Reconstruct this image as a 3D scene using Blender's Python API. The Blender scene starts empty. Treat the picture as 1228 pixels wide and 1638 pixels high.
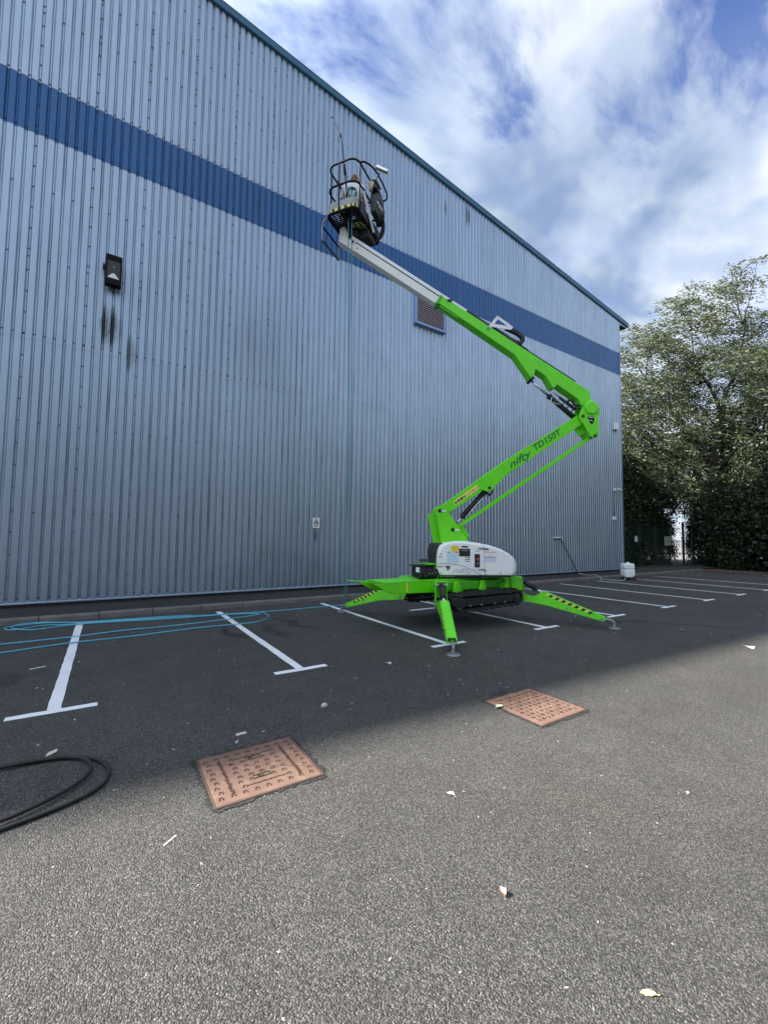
import bpy, math, random
import numpy as np
from mathutils import Vector, Matrix, Euler
R = math.radians
random.seed(7)
scene = bpy.context.scene
col = scene.collection

# ------------------------------------------------------------------ camera
cam_d = bpy.data.cameras.new('camera')
cam = bpy.data.objects.new('camera', cam_d)
col.objects.link(cam)
cam_d.sensor_fit = 'VERTICAL'
cam_d.sensor_height = 24.0
cam_d.sensor_width = 18.0
cam_d.lens = 24.0 * 674.2 / 1638.0
cam_d.clip_end = 2000
cam_d.clip_start = 0.05
CF = Vector((0.54659, 0.83515, 0.06125))
CR = Vector((0.83627, -0.54819, 0.01183))
CU = Vector((-0.04345, -0.04476, 0.99805))
cam.matrix_world = Matrix(((CR.x, CU.x, -CF.x, 0.0), (CR.y, CU.y, -CF.y, 0.0), (CR.z, CU.z, -CF.z, 1.62), (0, 0, 0, 1)))
scene.camera = cam

# ------------------------------------------------------------------ sun and sky
SUN = Vector((-1.1, 0.556, 1.0)).normalized()
sun_d = bpy.data.lights.new('sun', 'SUN')
sun_d.energy = 3.0
sun_d.angle = R(1.3)
sun_d.color = (1.0, 0.95, 0.87)
sun = bpy.data.objects.new('sun', sun_d)
col.objects.link(sun)
sun.rotation_euler = SUN.to_track_quat('Z', 'Y').to_euler()
sun.location = (-20, 20, 40)

world = bpy.data.worlds.new('World')
scene.world = world
world.use_nodes = True
wt = world.node_tree
for n in list(wt.nodes):
    wt.nodes.remove(n)
def wn(t, **k):
    n = wt.nodes.new(t)
    for a, b in k.items():
        setattr(n, a, b)
    return n
def wl(a, b):
    wt.links.new(a, b)
w_out = wn('ShaderNodeOutputWorld')
w_bg = wn('ShaderNodeBackground')
w_bg.inputs['Strength'].default_value = 0.1
sky = wn('ShaderNodeTexSky')
sky.sky_type = 'NISHITA'
sky.sun_disc = False
sky.sun_elevation = math.asin(SUN.z)
sky.sun_rotation = math.atan2(SUN.x, SUN.y)
sky.air_density = 1.0
sky.dust_density = 0.6
sky.ozone_density = 2.0
tc = wn('ShaderNodeTexCoord')
sep = wn('ShaderNodeSeparateXYZ')
wl(tc.outputs['Generated'], sep.inputs[0])
def wmath(op, a, b=None, clamp=False):
    n = wn('ShaderNodeMath', operation=op)
    n.use_clamp = clamp
    for i, x in enumerate((a, b)):
        if x is None:
            continue
        if isinstance(x, (int, float)):
            n.inputs[i].default_value = x
        else:
            wl(x, n.inputs[i])
    return n.outputs[0]
zc = wmath('MAXIMUM', sep.outputs[2], 0.0)
den = wmath('ADD', zc, 0.16)
cx = wmath('DIVIDE', sep.outputs[0], den)
cy = wmath('DIVIDE', sep.outputs[1], den)
comb = wn('ShaderNodeCombineXYZ')
wl(cx, comb.inputs[0]); wl(cy, comb.inputs[1])
def wnoise(scale, detail, rough, off, dist=0.0, sx=1.0, sy=1.0, rot=0.0):
    mp = wn('ShaderNodeMapping')
    mp.inputs['Location'].default_value = off
    mp.inputs['Scale'].default_value = (sx, sy, 1)
    mp.inputs['Rotation'].default_value = (0, 0, rot)
    wl(comb.outputs[0], mp.inputs[0])
    n = wn('ShaderNodeTexNoise')
    n.inputs['Scale'].default_value = scale
    n.inputs['Detail'].default_value = detail
    n.inputs['Roughness'].default_value = rough
    n.inputs['Distortion'].default_value = dist
    wl(mp.outputs[0], n.inputs['Vector'])
    return n.outputs['Fac']
def wramp(fac, stops):
    r = wn('ShaderNodeValToRGB')
    r.color_ramp.interpolation = 'EASE'
    el = r.color_ramp.elements
    while len(el) > 1:
        el.remove(el[-1])
    el[0].position = stops[0][0]; el[0].color = stops[0][1]
    for p_, c_ in stops[1:]:
        e = el.new(p_); e.color = c_
    wl(fac, r.inputs[0])
    return r.outputs[0]
g4 = lambda v: (v, v, v, 1)
big = wnoise(1.15, 2.0, 0.5, (3.1, 1.7, 0.0), 0.3, 1.0, 1.25, 0.5)
mid = wnoise(2.4, 7.0, 0.57, (0.4, 5.2, 0.0), 0.35, 0.8, 1.6, 0.9)
mixn = wmath('ADD', wmath('MULTIPLY', big, 0.55), wmath('MULTIPLY', mid, 0.45))
cover = wramp(mixn, [(0.40, g4(0)), (0.485, g4(0.68)), (0.58, g4(1))])
# thicker cloud towards the horizon
hz = wmath('SUBTRACT', 1.0, wmath('MULTIPLY', zc, 1.3), True)
cover2 = wmath('MAXIMUM', cover, wmath('MULTIPLY', hz, 1.35), True)
shade_n = wnoise(1.9, 4.0, 0.55, (7.7, 2.2, 0.0), 0.2)
cloud_c = wramp(shade_n, [(0.34, (0.80, 1.02, 1.36, 1)), (0.5, (1.62, 1.82, 2.06, 1)), (0.62, (2.35, 2.48, 2.6, 1))])
skyb = wn('ShaderNodeMixRGB', blend_type='MULTIPLY')
skyb.inputs[0].default_value = 1.0
wl(sky.outputs[0], skyb.inputs[1])
skyb.inputs[2].default_value = (0.13, 0.245, 0.45, 1)
mixs = wn('ShaderNodeMixRGB')
wl(cover2, mixs.inputs[0])
wl(skyb.outputs[0], mixs.inputs[1])
# thin cloud scatters forward: brighter towards the sun
sdot = wn('ShaderNodeVectorMath', operation='DOT_PRODUCT')
wl(tc.outputs['Generated'], sdot.inputs[0]); sdot.inputs[1].default_value = tuple(SUN)
glow = wmath('ADD', 1.0, wmath('MULTIPLY', wmath('POWER', wmath('MAXIMUM', sdot.outputs['Value'], 0.0), 2.0), 1.7))
cl2 = wn('ShaderNodeVectorMath', operation='SCALE')
wl(cloud_c, cl2.inputs[0]); wl(glow, cl2.inputs['Scale'])
wl(cl2.outputs[0], mixs.inputs[2])
wl(mixs.outputs[0], w_bg.inputs['Color'])
wl(w_bg.outputs[0], w_out.inputs[0])

scene.view_settings.view_transform = 'Standard'
scene.view_settings.look = 'None'
scene.view_settings.exposure = 2.35
scene.view_settings.gamma = 1.0
scene.view_settings.use_curve_mapping = False
scene.cycles.use_denoising = True
scene.cycles.max_bounces = 6
world.cycles.sampling_method = 'MANUAL'
world.cycles.sample_map_resolution = 512
scene.cycles.transparent_max_bounces = 8

# ------------------------------------------------------------------ helpers
def link(o, parent=None):
    col.objects.link(o)
    if parent is not None:
        o.parent = parent
    return o
def tag(o, label=None, cat=None, group=None, kind=None):
    if label: o['label'] = label
    if cat: o['category'] = cat
    if group: o['group'] = group
    if kind: o['kind'] = kind
    return o
def empty(name, loc=(0, 0, 0), rz=0.0):
    o = bpy.data.objects.new(name, None)
    o.empty_display_size = 0.2
    o.location = loc
    o.rotation_euler = (0, 0, rz)
    return link(o)

class MB:
    def __init__(self):
        self.v = []; self.f = []; self.s = []; self.m = []; self.mi = 0
    def _add(self, vs, fs, smooth=False):
        b = len(self.v)
        self.v += [tuple(x) for x in vs]
        for f in fs:
            self.f.append(tuple(b + i for i in f)); self.s.append(smooth); self.m.append(self.mi)
        return self
    def box(self, c, s, M=None):
        hx, hy, hz = s[0] / 2, s[1] / 2, s[2] / 2
        vs = [Vector((x, y, z)) for z in (-hz, hz) for y in (-hy, hy) for x in (-hx, hx)]
        if M is not None:
            vs = [M @ v for v in vs]
        vs = [v + Vector(c) for v in vs]
        return self._add(vs, [(0, 2, 3, 1), (4, 5, 7, 6), (0, 1, 5, 4), (2, 6, 7, 3), (0, 4, 6, 2), (1, 3, 7, 5)])
    def bar(self, p0, p1, w, h, up=(0, 0, 1)):
        p0 = Vector(p0); p1 = Vector(p1); d = (p1 - p0); L = d.length; d.normalize()
        u = Vector(up); sd = d.cross(u)
        if sd.length < 1e-4:
            sd = d.cross(Vector((0, 1, 0)))
        sd.normalize(); u = sd.cross(d)
        M = Matrix((d, sd, u)).transposed()
        return self.box((p0 + p1) / 2, (L, w, h), M)
    def prism(self, ol, t0, t1):
        """outline in x-z, extruded along y from t0 to t1"""
        n = len(ol)
        ar = sum(ol[i][0] * ol[(i + 1) % n][1] - ol[(i + 1) % n][0] * ol[i][1] for i in range(n))
        if ar < 0:
            ol = ol[::-1]
        vs = [(x, t0, z) for x, z in ol] + [(x, t1, z) for x, z in ol]
        fs = [tuple(range(n)), tuple(range(2 * n - 1, n - 1, -1))]
        fs += [(i, n + i, n + (i + 1) % n, (i + 1) % n) for i in range(n)]
        return self._add(vs, fs)
    def prismz(self, ol, z0, z1):
        n = len(ol)
        ar = sum(ol[i][0] * ol[(i + 1) % n][1] - ol[(i + 1) % n][0] * ol[i][1] for i in range(n))
        if ar < 0:
            ol = ol[::-1]
        vs = [(x, y, z0) for x, y in ol] + [(x, y, z1) for x, y in ol]
        fs = [tuple(range(n - 1, -1, -1)), tuple(range(n, 2 * n))]
        fs += [(i, (i + 1) % n, n + (i + 1) % n, n + i) for i in range(n)]
        return self._add(vs, fs)
    def tube(self, pts, r, n=8, closed=False, caps=True):
        pts = [Vector(p) for p in pts]
        m = len(pts)
        rs = r if isinstance(r, (list, tuple)) else [r] * m
        tg = []
        for i in range(m):
            a = pts[(i - 1) % m] if (closed or i > 0) else pts[i]
            b = pts[(i + 1) % m] if (closed or i < m - 1) else pts[i]
            d = b - a
            tg.append(d.normalized() if d.length > 1e-9 else Vector((0, 0, 1)))
        ref = Vector((0, 0, 1)) if abs(tg[0].z) < 0.9 else Vector((1, 0, 0))
        u = tg[0].cross(ref).normalized()
        vs = []
        for i in range(m):
            u = (u - tg[i] * u.dot(tg[i]))
            u = u.normalized() if u.length > 1e-6 else tg[i].orthogonal().normalized()
            w = tg[i].cross(u)
            for k in range(n):
                a = 2 * math.pi * k / n
                vs.append(pts[i] + (u * math.cos(a) + w * math.sin(a)) * rs[i])
        fs = []
        for i in range(m if closed else m - 1):
            j = (i + 1) % m
            for k in range(n):
                l = (k + 1) % n
                fs.append((i * n + k, i * n + l, j * n + l, j * n + k))
        self._add(vs, fs, True)
        if caps and not closed:
            b = len(self.v) - m * n
            self.f.append(tuple(b + k for k in range(n - 1, -1, -1))); self.s.append(False); self.m.append(self.mi)
            self.f.append(tuple(b + (m - 1) * n + k for k in range(n))); self.s.append(False); self.m.append(self.mi)
        return self
    def lathe(self, prof, c, n=16, axis=(0, 0, 1)):
        ax = Vector(axis).normalized()
        q = Vector((0, 0, 1)).rotation_difference(ax).to_matrix()
        vs = []
        for r, z in prof:
            for k in range(n):
                a = 2 * math.pi * k / n
                vs.append(q @ Vector((r * math.cos(a), r * math.sin(a), z)) + Vector(c))
        fs = []
        for i in range(len(prof) - 1):
            for k in range(n):
                l = (k + 1) % n
                fs.append((i * n + k, i * n + l, (i + 1) * n + l, (i + 1) * n + k))
        fs.append(tuple(range(n - 1, -1, -1)))
        fs.append(tuple((len(prof) - 1) * n + k for k in range(n)))
        return self._add(vs, fs)
    def quad(self, a, b, c, d):
        return self._add([a, b, c, d], [(0, 1, 2, 3)])
    def mesh(self, name, mat, bevel=0, seg=2):
        me = bpy.data.meshes.new(name)
        me.from_pydata([tuple(v) for v in self.v], [], self.f)
        me.update()
        me.polygons.foreach_set('use_smooth', self.s)
        mats = mat if isinstance(mat, (list, tuple)) else [mat]
        for m in mats:
            me.materials.append(m)
        if len(mats) > 1:
            me.polygons.foreach_set('material_index', self.m)
        return me
    def build(self, name, mat, parent=None, bevel=0, seg=2, rz=None):
        o = bpy.data.objects.new(name, self.mesh(name, mat))
        link(o, parent)
        if bevel:
            b = o.modifiers.new('bevel', 'BEVEL')
            b.width = bevel; b.segments = seg; b.limit_method = 'ANGLE'; b.angle_limit = R(30)
        if rz is not None:
            o.rotation_euler = (0, 0, rz)
        return o

def smooth_path(pts, k=6, closed=False):
    """Catmull-Rom through pts"""
    P = [Vector(p) for p in pts]
    n = len(P); out = []
    rng = range(n) if closed else range(n - 1)
    for i in rng:
        p0 = P[(i - 1) % n] if (closed or i > 0) else P[0]
        p1 = P[i]; p2 = P[(i + 1) % n]
        p3 = P[(i + 2) % n] if (closed or i + 2 < n) else P[-1]
        for j in range(k):
            t = j / k
            out.append(0.5 * ((2 * p1) + (p2 - p0) * t + (2 * p0 - 5 * p1 + 4 * p2 - p3) * t * t + (3 * p1 - p0 - 3 * p2 + p3) * t ** 3))
    if not closed:
        out.append(P[-1])
    return out

def text_obj(name, s, size, mat, M, parent, ext=0.0015, shear=0.0, spacing=1.0, bold=0.0, sx=1.0):
    cu = bpy.data.curves.new(name, 'FONT')
    cu.body = s; cu.size = size; cu.extrude = ext; cu.shear = shear
    cu.space_character = spacing; cu.offset = bold; cu.resolution_u = 3
    tmp = bpy.data.objects.new(name + '_tmp', cu)
    col.objects.link(tmp)
    dg = bpy.context.evaluated_depsgraph_get()
    me = bpy.data.meshes.new_from_object(tmp.evaluated_get(dg))
    bpy.data.objects.remove(tmp)
    bpy.data.curves.remove(cu)
    me.transform(Matrix.Diagonal((sx, 1, 1, 1)))
    me.transform(M)
    me.name = name
    me.materials.clear(); me.materials.append(mat)
    o = bpy.data.objects.new(name, me)
    return link(o, parent)
def frame(o, x, y):
    """matrix with origin o, local x and y axes given"""
    x = Vector(x).normalized(); y = Vector(y).normalized(); z = x.cross(y)
    return Matrix(((x.x, y.x, z.x, o[0]), (x.y, y.y, z.y, o[1]), (x.z, y.z, z.z, o[2]), (0, 0, 0, 1)))

# ------------------------------------------------------------------ materials
class NT:
    def __init__(self, name):
        self.mat = bpy.data.materials.new(name)
        self.mat.use_nodes = True
        self.t = self.mat.node_tree
        self.b = self.t.nodes['Principled BSDF']
        self.pos = None
    def n(self, t, **k):
        x = self.t.nodes.new(t)
        for a, b in k.items():
            setattr(x, a, b)
        return x
    def l(self, a, b):
        self.t.links.new(a, b)
    def val(self, sock, x):
        if isinstance(x, (int, float)):
            sock.default_value = x
        elif isinstance(x, tuple):
            sock.default_value = x if len(x) == len(sock.default_value) else tuple(x) + (1,)
        else:
            self.l(x, sock)
    def coords(self, kind='pos'):
        if kind == 'pos':
            if not self.pos:
                self.pos = self.n('ShaderNodeNewGeometry').outputs['Position']
            return self.pos
        return self.n('ShaderNodeTexCoord').outputs['Object']
    def mapping(self, v, scale=(1, 1, 1), loc=(0, 0, 0), rot=(0, 0, 0)):
        m = self.n('ShaderNodeMapping')
        m.inputs['Scale'].default_value = scale
        m.inputs['Location'].default_value = loc
        m.inputs['Rotation'].default_value = rot
        self.l(v, m.inputs[0])
        return m.outputs[0]
    def noise(self, v, scale, detail=4, rough=0.5, dist=0.0, out='Fac'):
        n = self.n('ShaderNodeTexNoise')
        n.inputs['Scale'].default_value = scale
        n.inputs['Detail'].default_value = detail
        n.inputs['Roughness'].default_value = rough
        n.inputs['Distortion'].default_value = dist
        self.l(v, n.inputs['Vector'])
        return n.outputs[out]
    def voro(self, v, scale, feature='F1', out='Distance', rnd=1.0):
        n = self.n('ShaderNodeTexVoronoi', feature=feature)
        n.inputs['Scale'].default_value = scale
        n.inputs['Randomness'].default_value = rnd
        self.l(v, n.inputs['Vector'])
        return n.outputs[out]
    def ramp(self, fac, stops, interp='LINEAR'):
        r = self.n('ShaderNodeValToRGB')
        r.color_ramp.interpolation = interp
        el = r.color_ramp.elements
        while len(el) > 1:
            el.remove(el[-1])
        c4 = lambda c: (c, c, c, 1) if isinstance(c, (int, float)) else (tuple(c) + (1,) if len(c) == 3 else c)
        el[0].position = stops[0][0]; el[0].color = c4(stops[0][1])
        for p_, c_ in stops[1:]:
            e = el.new(p_); e.color = c4(c_)
        self.l(fac, r.inputs[0])
        return r.outputs[0]
    def math(self, op, a, b=None, clamp=False):
        n = self.n('ShaderNodeMath', operation=op)
        n.use_clamp = clamp
        self.val(n.inputs[0], a)
        if b is not None:
            self.val(n.inputs[1], b)
        return n.outputs[0]
    def mix(self, fac, a, b, mode='MIX'):
        n = self.n('ShaderNodeMixRGB', blend_type=mode)
        self.val(n.inputs[0], fac); self.val(n.inputs[1], a); self.val(n.inputs[2], b)
        return n.outputs[0]
    def sep(self, v):
        n = self.n('ShaderNodeSeparateXYZ')
        self.l(v, n.inputs[0])
        return n.outputs
    def bump(self, h, strength=0.3, dist=0.01, normal=None):
        n = self.n('ShaderNodeBump')
        n.inputs['Strength'].default_value = strength
        n.inputs['Distance'].default_value = dist
        self.l(h, n.inputs['Height'])
        if normal is not None:
            self.l(normal, n.inputs['Normal'])
        return n.outputs[0]
    def set(self, color=None, rough=None, metal=None, normal=None, spec=None, coat=None, coat_r=None):
        if color is not None: self.val(self.b.inputs['Base Color'], color)
        if rough is not None: self.val(self.b.inputs['Roughness'], rough)
        if metal is not None: self.val(self.b.inputs['Metallic'], metal)
        if normal is not None: self.l(normal, self.b.inputs['Normal'])
        if spec is not None: self.val(self.b.inputs['Specular IOR Level'], spec)
        if coat is not None: self.val(self.b.inputs['Coat Weight'], coat)
        if coat_r is not None: self.val(self.b.inputs['Coat Roughness'], coat_r)
        return self.mat

def paint(name, c, rough=0.4, metal=0.0, var=0.12, scale=6.0, coat=0.0, bump=0.0, dirt=0.0):
    m = NT(name)
    v = m.coords('pos')
    nz = m.noise(v, scale, 5, 0.6)
    dark = tuple(x * (1 - var) for x in c); lite = tuple(min(1, x * (1 + var)) for x in c)
    cc = m.ramp(nz, [(0.3, dark), (0.7, lite)])
    if dirt:
        dn = m.math('MAXIMUM', m.ramp(m.noise(v, 17, 8, 0.75), [(0.55, 0.0), (0.74, dirt)]), m.ramp(m.noise(m.mapping(v, (30, 30, 3)), 1.0, 4, 0.6), [(0.62, 0.0), (0.78, dirt * 0.6)]))
        cc = m.mix(dn, cc, (0.07, 0.06, 0.045))
    rr = m.ramp(m.noise(v, scale * 3, 3, 0.5), [(0.3, max(0.02, rough - 0.07)), (0.7, min(1, rough + 0.08))])
    nm = m.bump(m.noise(v, 180, 2), bump, 0.002) if bump else None
    return m.set(cc, rr, metal, nm, coat=coat if coat else None, coat_r=0.15 if coat else None)

M = {}
M['green'] = paint('lime_green_paint', (0.13, 0.70, 0.006), 0.42, 0, 0.06, 3, coat=0.08, dirt=0.4)
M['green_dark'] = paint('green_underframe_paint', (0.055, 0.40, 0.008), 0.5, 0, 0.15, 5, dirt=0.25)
M['white'] = paint('white_gel_coat', (0.80, 0.82, 0.80), 0.3, 0, 0.03, 3, coat=0.2, dirt=0.08)
M['boom_white'] = paint('boom_white_paint', (0.76, 0.77, 0.72), 0.4, 0, 0.05, 2, dirt=0.1)
M['rubber'] = paint('black_rubber', (0.016, 0.016, 0.017), 0.65, 0, 0.3, 20, dirt=0.2)
M['black'] = paint('black_steel_paint', (0.012, 0.012, 0.013), 0.55, 0, 0.2, 8)
M['black_plastic'] = paint('black_plastic', (0.02, 0.02, 0.022), 0.5, 0, 0.2, 12)
M['matte_black'] = NT('matte_black_coating').set((0.009, 0.009, 0.010), 0.7, 0, spec=0.15)
M['steel'] = paint('bright_steel', (0.62, 0.63, 0.64), 0.28, 1.0, 0.08, 10)
M['zinc'] = paint('dull_zinc', (0.28, 0.285, 0.28), 0.5, 0.8, 0.15, 20)
M['alu'] = paint('white_enamel_bracket', (0.75, 0.78, 0.8), 0.4, 0.1, 0.05, 8)
M['yellow'] = paint('warning_yellow', (0.75, 0.6, 0.03), 0.45, 0, 0.08, 9)
M['hazard_yellow'] = paint('hazard_tape_yellow', (0.7, 0.68, 0.1), 0.5, 0, 0.1, 15)
M['sticker_yellow'] = paint('sticker_yellow', (0.82, 0.8, 0.2), 0.45, 0, 0.05, 9)
M['ink'] = paint('black_ink', (0.012, 0.012, 0.014), 0.5, 0, 0.1, 9)
M['letter_green'] = paint('dark_green_lettering', (0.012, 0.10, 0.045), 0.45, 0, 0.1, 9)
M['red'] = paint('red_print', (0.6, 0.06, 0.03), 0.4, 0, 0.1, 9)
M['label_white'] = paint('label_white', (0.78, 0.8, 0.82), 0.45, 0, 0.04, 9)
M['label_blue'] = paint('label_pale_blue', (0.55, 0.65, 0.8), 0.45, 0, 0.06, 40)
M['grey_line'] = paint('grey_trim', (0.16, 0.18, 0.18), 0.5, 0, 0.1, 9)
M['hood_relief'] = paint('pale_relief_lettering', (0.58, 0.60, 0.60), 0.35, 0, 0.04, 9)
M['hose_blue'] = paint('light_blue_hose', (0.10, 0.42, 0.55), 0.42, 0, 0.12, 8)
M['hose_teal'] = paint('teal_hose', (0.07, 0.25, 0.28), 0.42, 0, 0.12, 8)
M['plastic_white'] = paint('translucent_white_tank', (0.80, 0.85, 0.81), 0.4, 0, 0.05, 5)
M['fence_green'] = paint('dark_green_fence_paint', (0.015, 0.045, 0.03), 0.5, 0, 0.2, 10)
M['skin'] = paint('skin', (0.5, 0.22, 0.14), 0.5, 0, 0.08, 20)
M['hair'] = paint('ginger_brown_hair', (0.16, 0.06, 0.025), 0.6, 0, 0.3, 60)
M['shirt'] = paint('white_work_shirt', (0.72, 0.73, 0.76), 0.8, 0, 0.06, 14)
M['trousers'] = paint('black_work_trousers', (0.02, 0.02, 0.024), 0.8, 0, 0.2, 14)
M['vent_blue'] = paint('pale_blue_vent_frame', (0.27, 0.42, 0.72), 0.4, 0.1, 0.05, 4)
M['slat'] = paint('pinkish_grey_louvre_slat', (0.42, 0.36, 0.38), 0.5, 0.1, 0.1, 10)
M['void'] = paint('dark_void', (0.006, 0.006, 0.007), 0.9, 0, 0.1, 4)
M['verge'] = paint('teal_blue_verge_flashing', (0.03, 0.12, 0.20), 0.4, 0.1, 0.1, 1.2)
M['roof'] = paint('grey_roof_sheet', (0.3, 0.32, 0.34), 0.5, 0.2, 0.1, 1)
M['brickpl'] = paint('dark_plinth', (0.035, 0.033, 0.032), 0.9, 0, 0.4, 9)
M['hivis'] = paint('hi_vis_yellow', (0.65, 0.75, 0.03), 0.7, 0, 0.15, 25)
M['navy'] = paint('navy_paint', (0.02, 0.04, 0.12), 0.5, 0, 0.1, 6)
M['tile'] = paint('brown_roof_tile', (0.13, 0.085, 0.065), 0.8, 0, 0.2, 2)
M['render'] = paint('cream_render', (0.6, 0.56, 0.5), 0.8, 0, 0.06, 2)
M['sign_green'] = paint('pale_green_sign', (0.62, 0.72, 0.5), 0.5, 0, 0.05, 6)
M['bark'] = None

# --- asphalt
def asphalt(name, base, chip, patch=True, coarse=150.0, stains=()):
    m = NT(name)
    v = m.coords('pos')
    cell = m.voro(v, coarse, 'F1', 'Color')
    cellv = m.sep(cell)[0]
    dist = m.voro(v, coarse, 'F1', 'Distance')
    edge = m.voro(v, coarse, 'DISTANCE_TO_EDGE', 'Distance')
    c1 = tuple(base); c2 = tuple(chip)
    midc = tuple((a + b) / 2 for a, b in zip(c1, c2))
    cc = m.ramp(cellv, [(0.0, tuple(x * 0.5 for x in c1)), (0.45, c1), (0.78, midc), (0.96, c2), (1.0, tuple(min(1, x * 1.35) for x in c2))])
    gap = m.ramp(edge, [(0.0, 0.25), (0.10, 1.0)])
    cc = m.mix(1.0, cc, gap, 'MULTIPLY')
    if patch:
        big = m.ramp(m.noise(v, 0.35, 5, 0.6), [(0.3, 0.84), (0.7, 1.14)])
        cc = m.mix(1.0, cc, big, 'MULTIPLY')
        fine = m.ramp(m.noise(v, 3.2, 4, 0.6), [(0.3, 0.88), (0.7, 1.1)])
        cc = m.mix(1.0, cc, fine, 'MULTIPLY')
        warm = m.ramp(m.noise(v, 0.9, 3, 0.5), [(0.45, 0.0), (0.75, 0.35)])
        cc = m.mix(warm, cc, m.mix(1.0, cc, (1.12, 1.0, 0.86), 'MULTIPLY'))
    rr = 0.82
    if stains:
        xs = m.sep(v)
        warp = m.noise(v, 1.7, 4, 0.6, out='Color')
        wsep = m.sep(warp)
        tot = None
        for (sx, sy, rx, ry, rot, s) in stains:
            ca, sa = math.cos(rot), math.sin(rot)
            dx = m.math('ADD', m.math('SUBTRACT', xs[0], sx), m.math('MULTIPLY', m.math('SUBTRACT', wsep[0], 0.5), 0.7))
            dy = m.math('ADD', m.math('SUBTRACT', xs[1], sy), m.math('MULTIPLY', m.math('SUBTRACT', wsep[1], 0.5), 0.7))
            a_ = m.math('DIVIDE', m.math('ADD', m.math('MULTIPLY', dx, ca), m.math('MULTIPLY', dy, sa)), rx)
            b_ = m.math('DIVIDE', m.math('SUBTRACT', m.math('MULTIPLY', dy, ca), m.math('MULTIPLY', dx, sa)), ry)
            q = m.math('SUBTRACT', 1.0, m.math('ADD', m.math('MULTIPLY', a_, a_), m.math('MULTIPLY', b_, b_)), True)
            q = m.math('MULTIPLY', m.math('MULTIPLY', q, 1.6, True), s)
            tot = q if tot is None else m.math('MAXIMUM', tot, q)
        cc = m.mix(tot, cc, m.mix(1.0, cc, (0.45, 0.44, 0.43), 'MULTIPLY'))
    h = m.math('SUBTRACT', m.math('MULTIPLY', cellv, 0.6), m.math('MULTIPLY', dist, 0.8))
    nm = m.bump(h, 0.9, 0.008)
    return m.set(cc, rr, 0, nm, spec=0.35)
M['asphalt'] = asphalt('asphalt', (0.078, 0.0755, 0.071), (0.165, 0.160, 0.149), stains=(
    (1.8, 7.4, 0.10, 0.75, 0.12, 0.9), (2.45, 7.2, 0.12, 0.7, -0.05, 0.7), (3.0, 7.6, 0.12, 0.85, 0.25, 0.9),
    (6.5, 5.6, 1.2, 0.25, 0.1, 0.35), (8.6, 4.6, 0.9, 0.12, -0.3, 0.6), (-0.9, 6.3, 0.25, 0.35, 0.4, 0.6), (3.5, 3.1, 0.18, 0.10, 0.2, 0.8)))
M['pave'] = asphalt('footway_asphalt', (0.05, 0.05, 0.049), (0.085, 0.085, 0.08), coarse=170)
M['sealer'] = asphalt('dark_fresh_asphalt', (0.034, 0.034, 0.035), (0.075, 0.075, 0.072), patch=False, coarse=140)
# painted line, worn
def linepaint():
    m = NT('white_line_paint')
    v = m.coords('pos')
    nz = m.noise(v, 2.5, 5, 0.6)
    c = m.ramp(nz, [(0.3, (0.76, 0.77, 0.77)), (0.7, (0.87, 0.88, 0.88))])
    ch = m.voro(v, 125, 'F1', 'Distance')
    wear = m.ramp(m.noise(v, 60, 4, 0.7), [(0.62, 0.0), (0.72, 0.8)])
    c = m.mix(wear, c, (0.12, 0.12, 0.12))
    return m.set(c, 0.6, 0, m.bump(ch, 0.35, 0.006))
M['line'] = linepaint()
# concrete kerb
def concrete(name, c):
    m = NT(name)
    v = m.coords('pos')
    a = m.noise(v, 2.2, 6, 0.65)
    cc = m.ramp(a, [(0.3, tuple(x * 0.65 for x in c)), (0.7, tuple(x * 1.2 for x in c))])
    sp = m.ramp(m.noise(v, 90, 3, 0.6), [(0.3, 0.75), (0.7, 1.15)])
    cc = m.mix(1.0, cc, sp, 'MULTIPLY')
    return m.set(cc, 0.9, 0, m.bump(m.noise(v, 120, 4), 0.4, 0.004))
M['kerb'] = concrete('kerb_concrete', (0.17, 0.165, 0.15))
M['paving'] = concrete('pale_yard_concrete', (0.2, 0.195, 0.18))
M['soil'] = concrete('dry_leafy_soil', (0.085, 0.062, 0.042))
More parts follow.
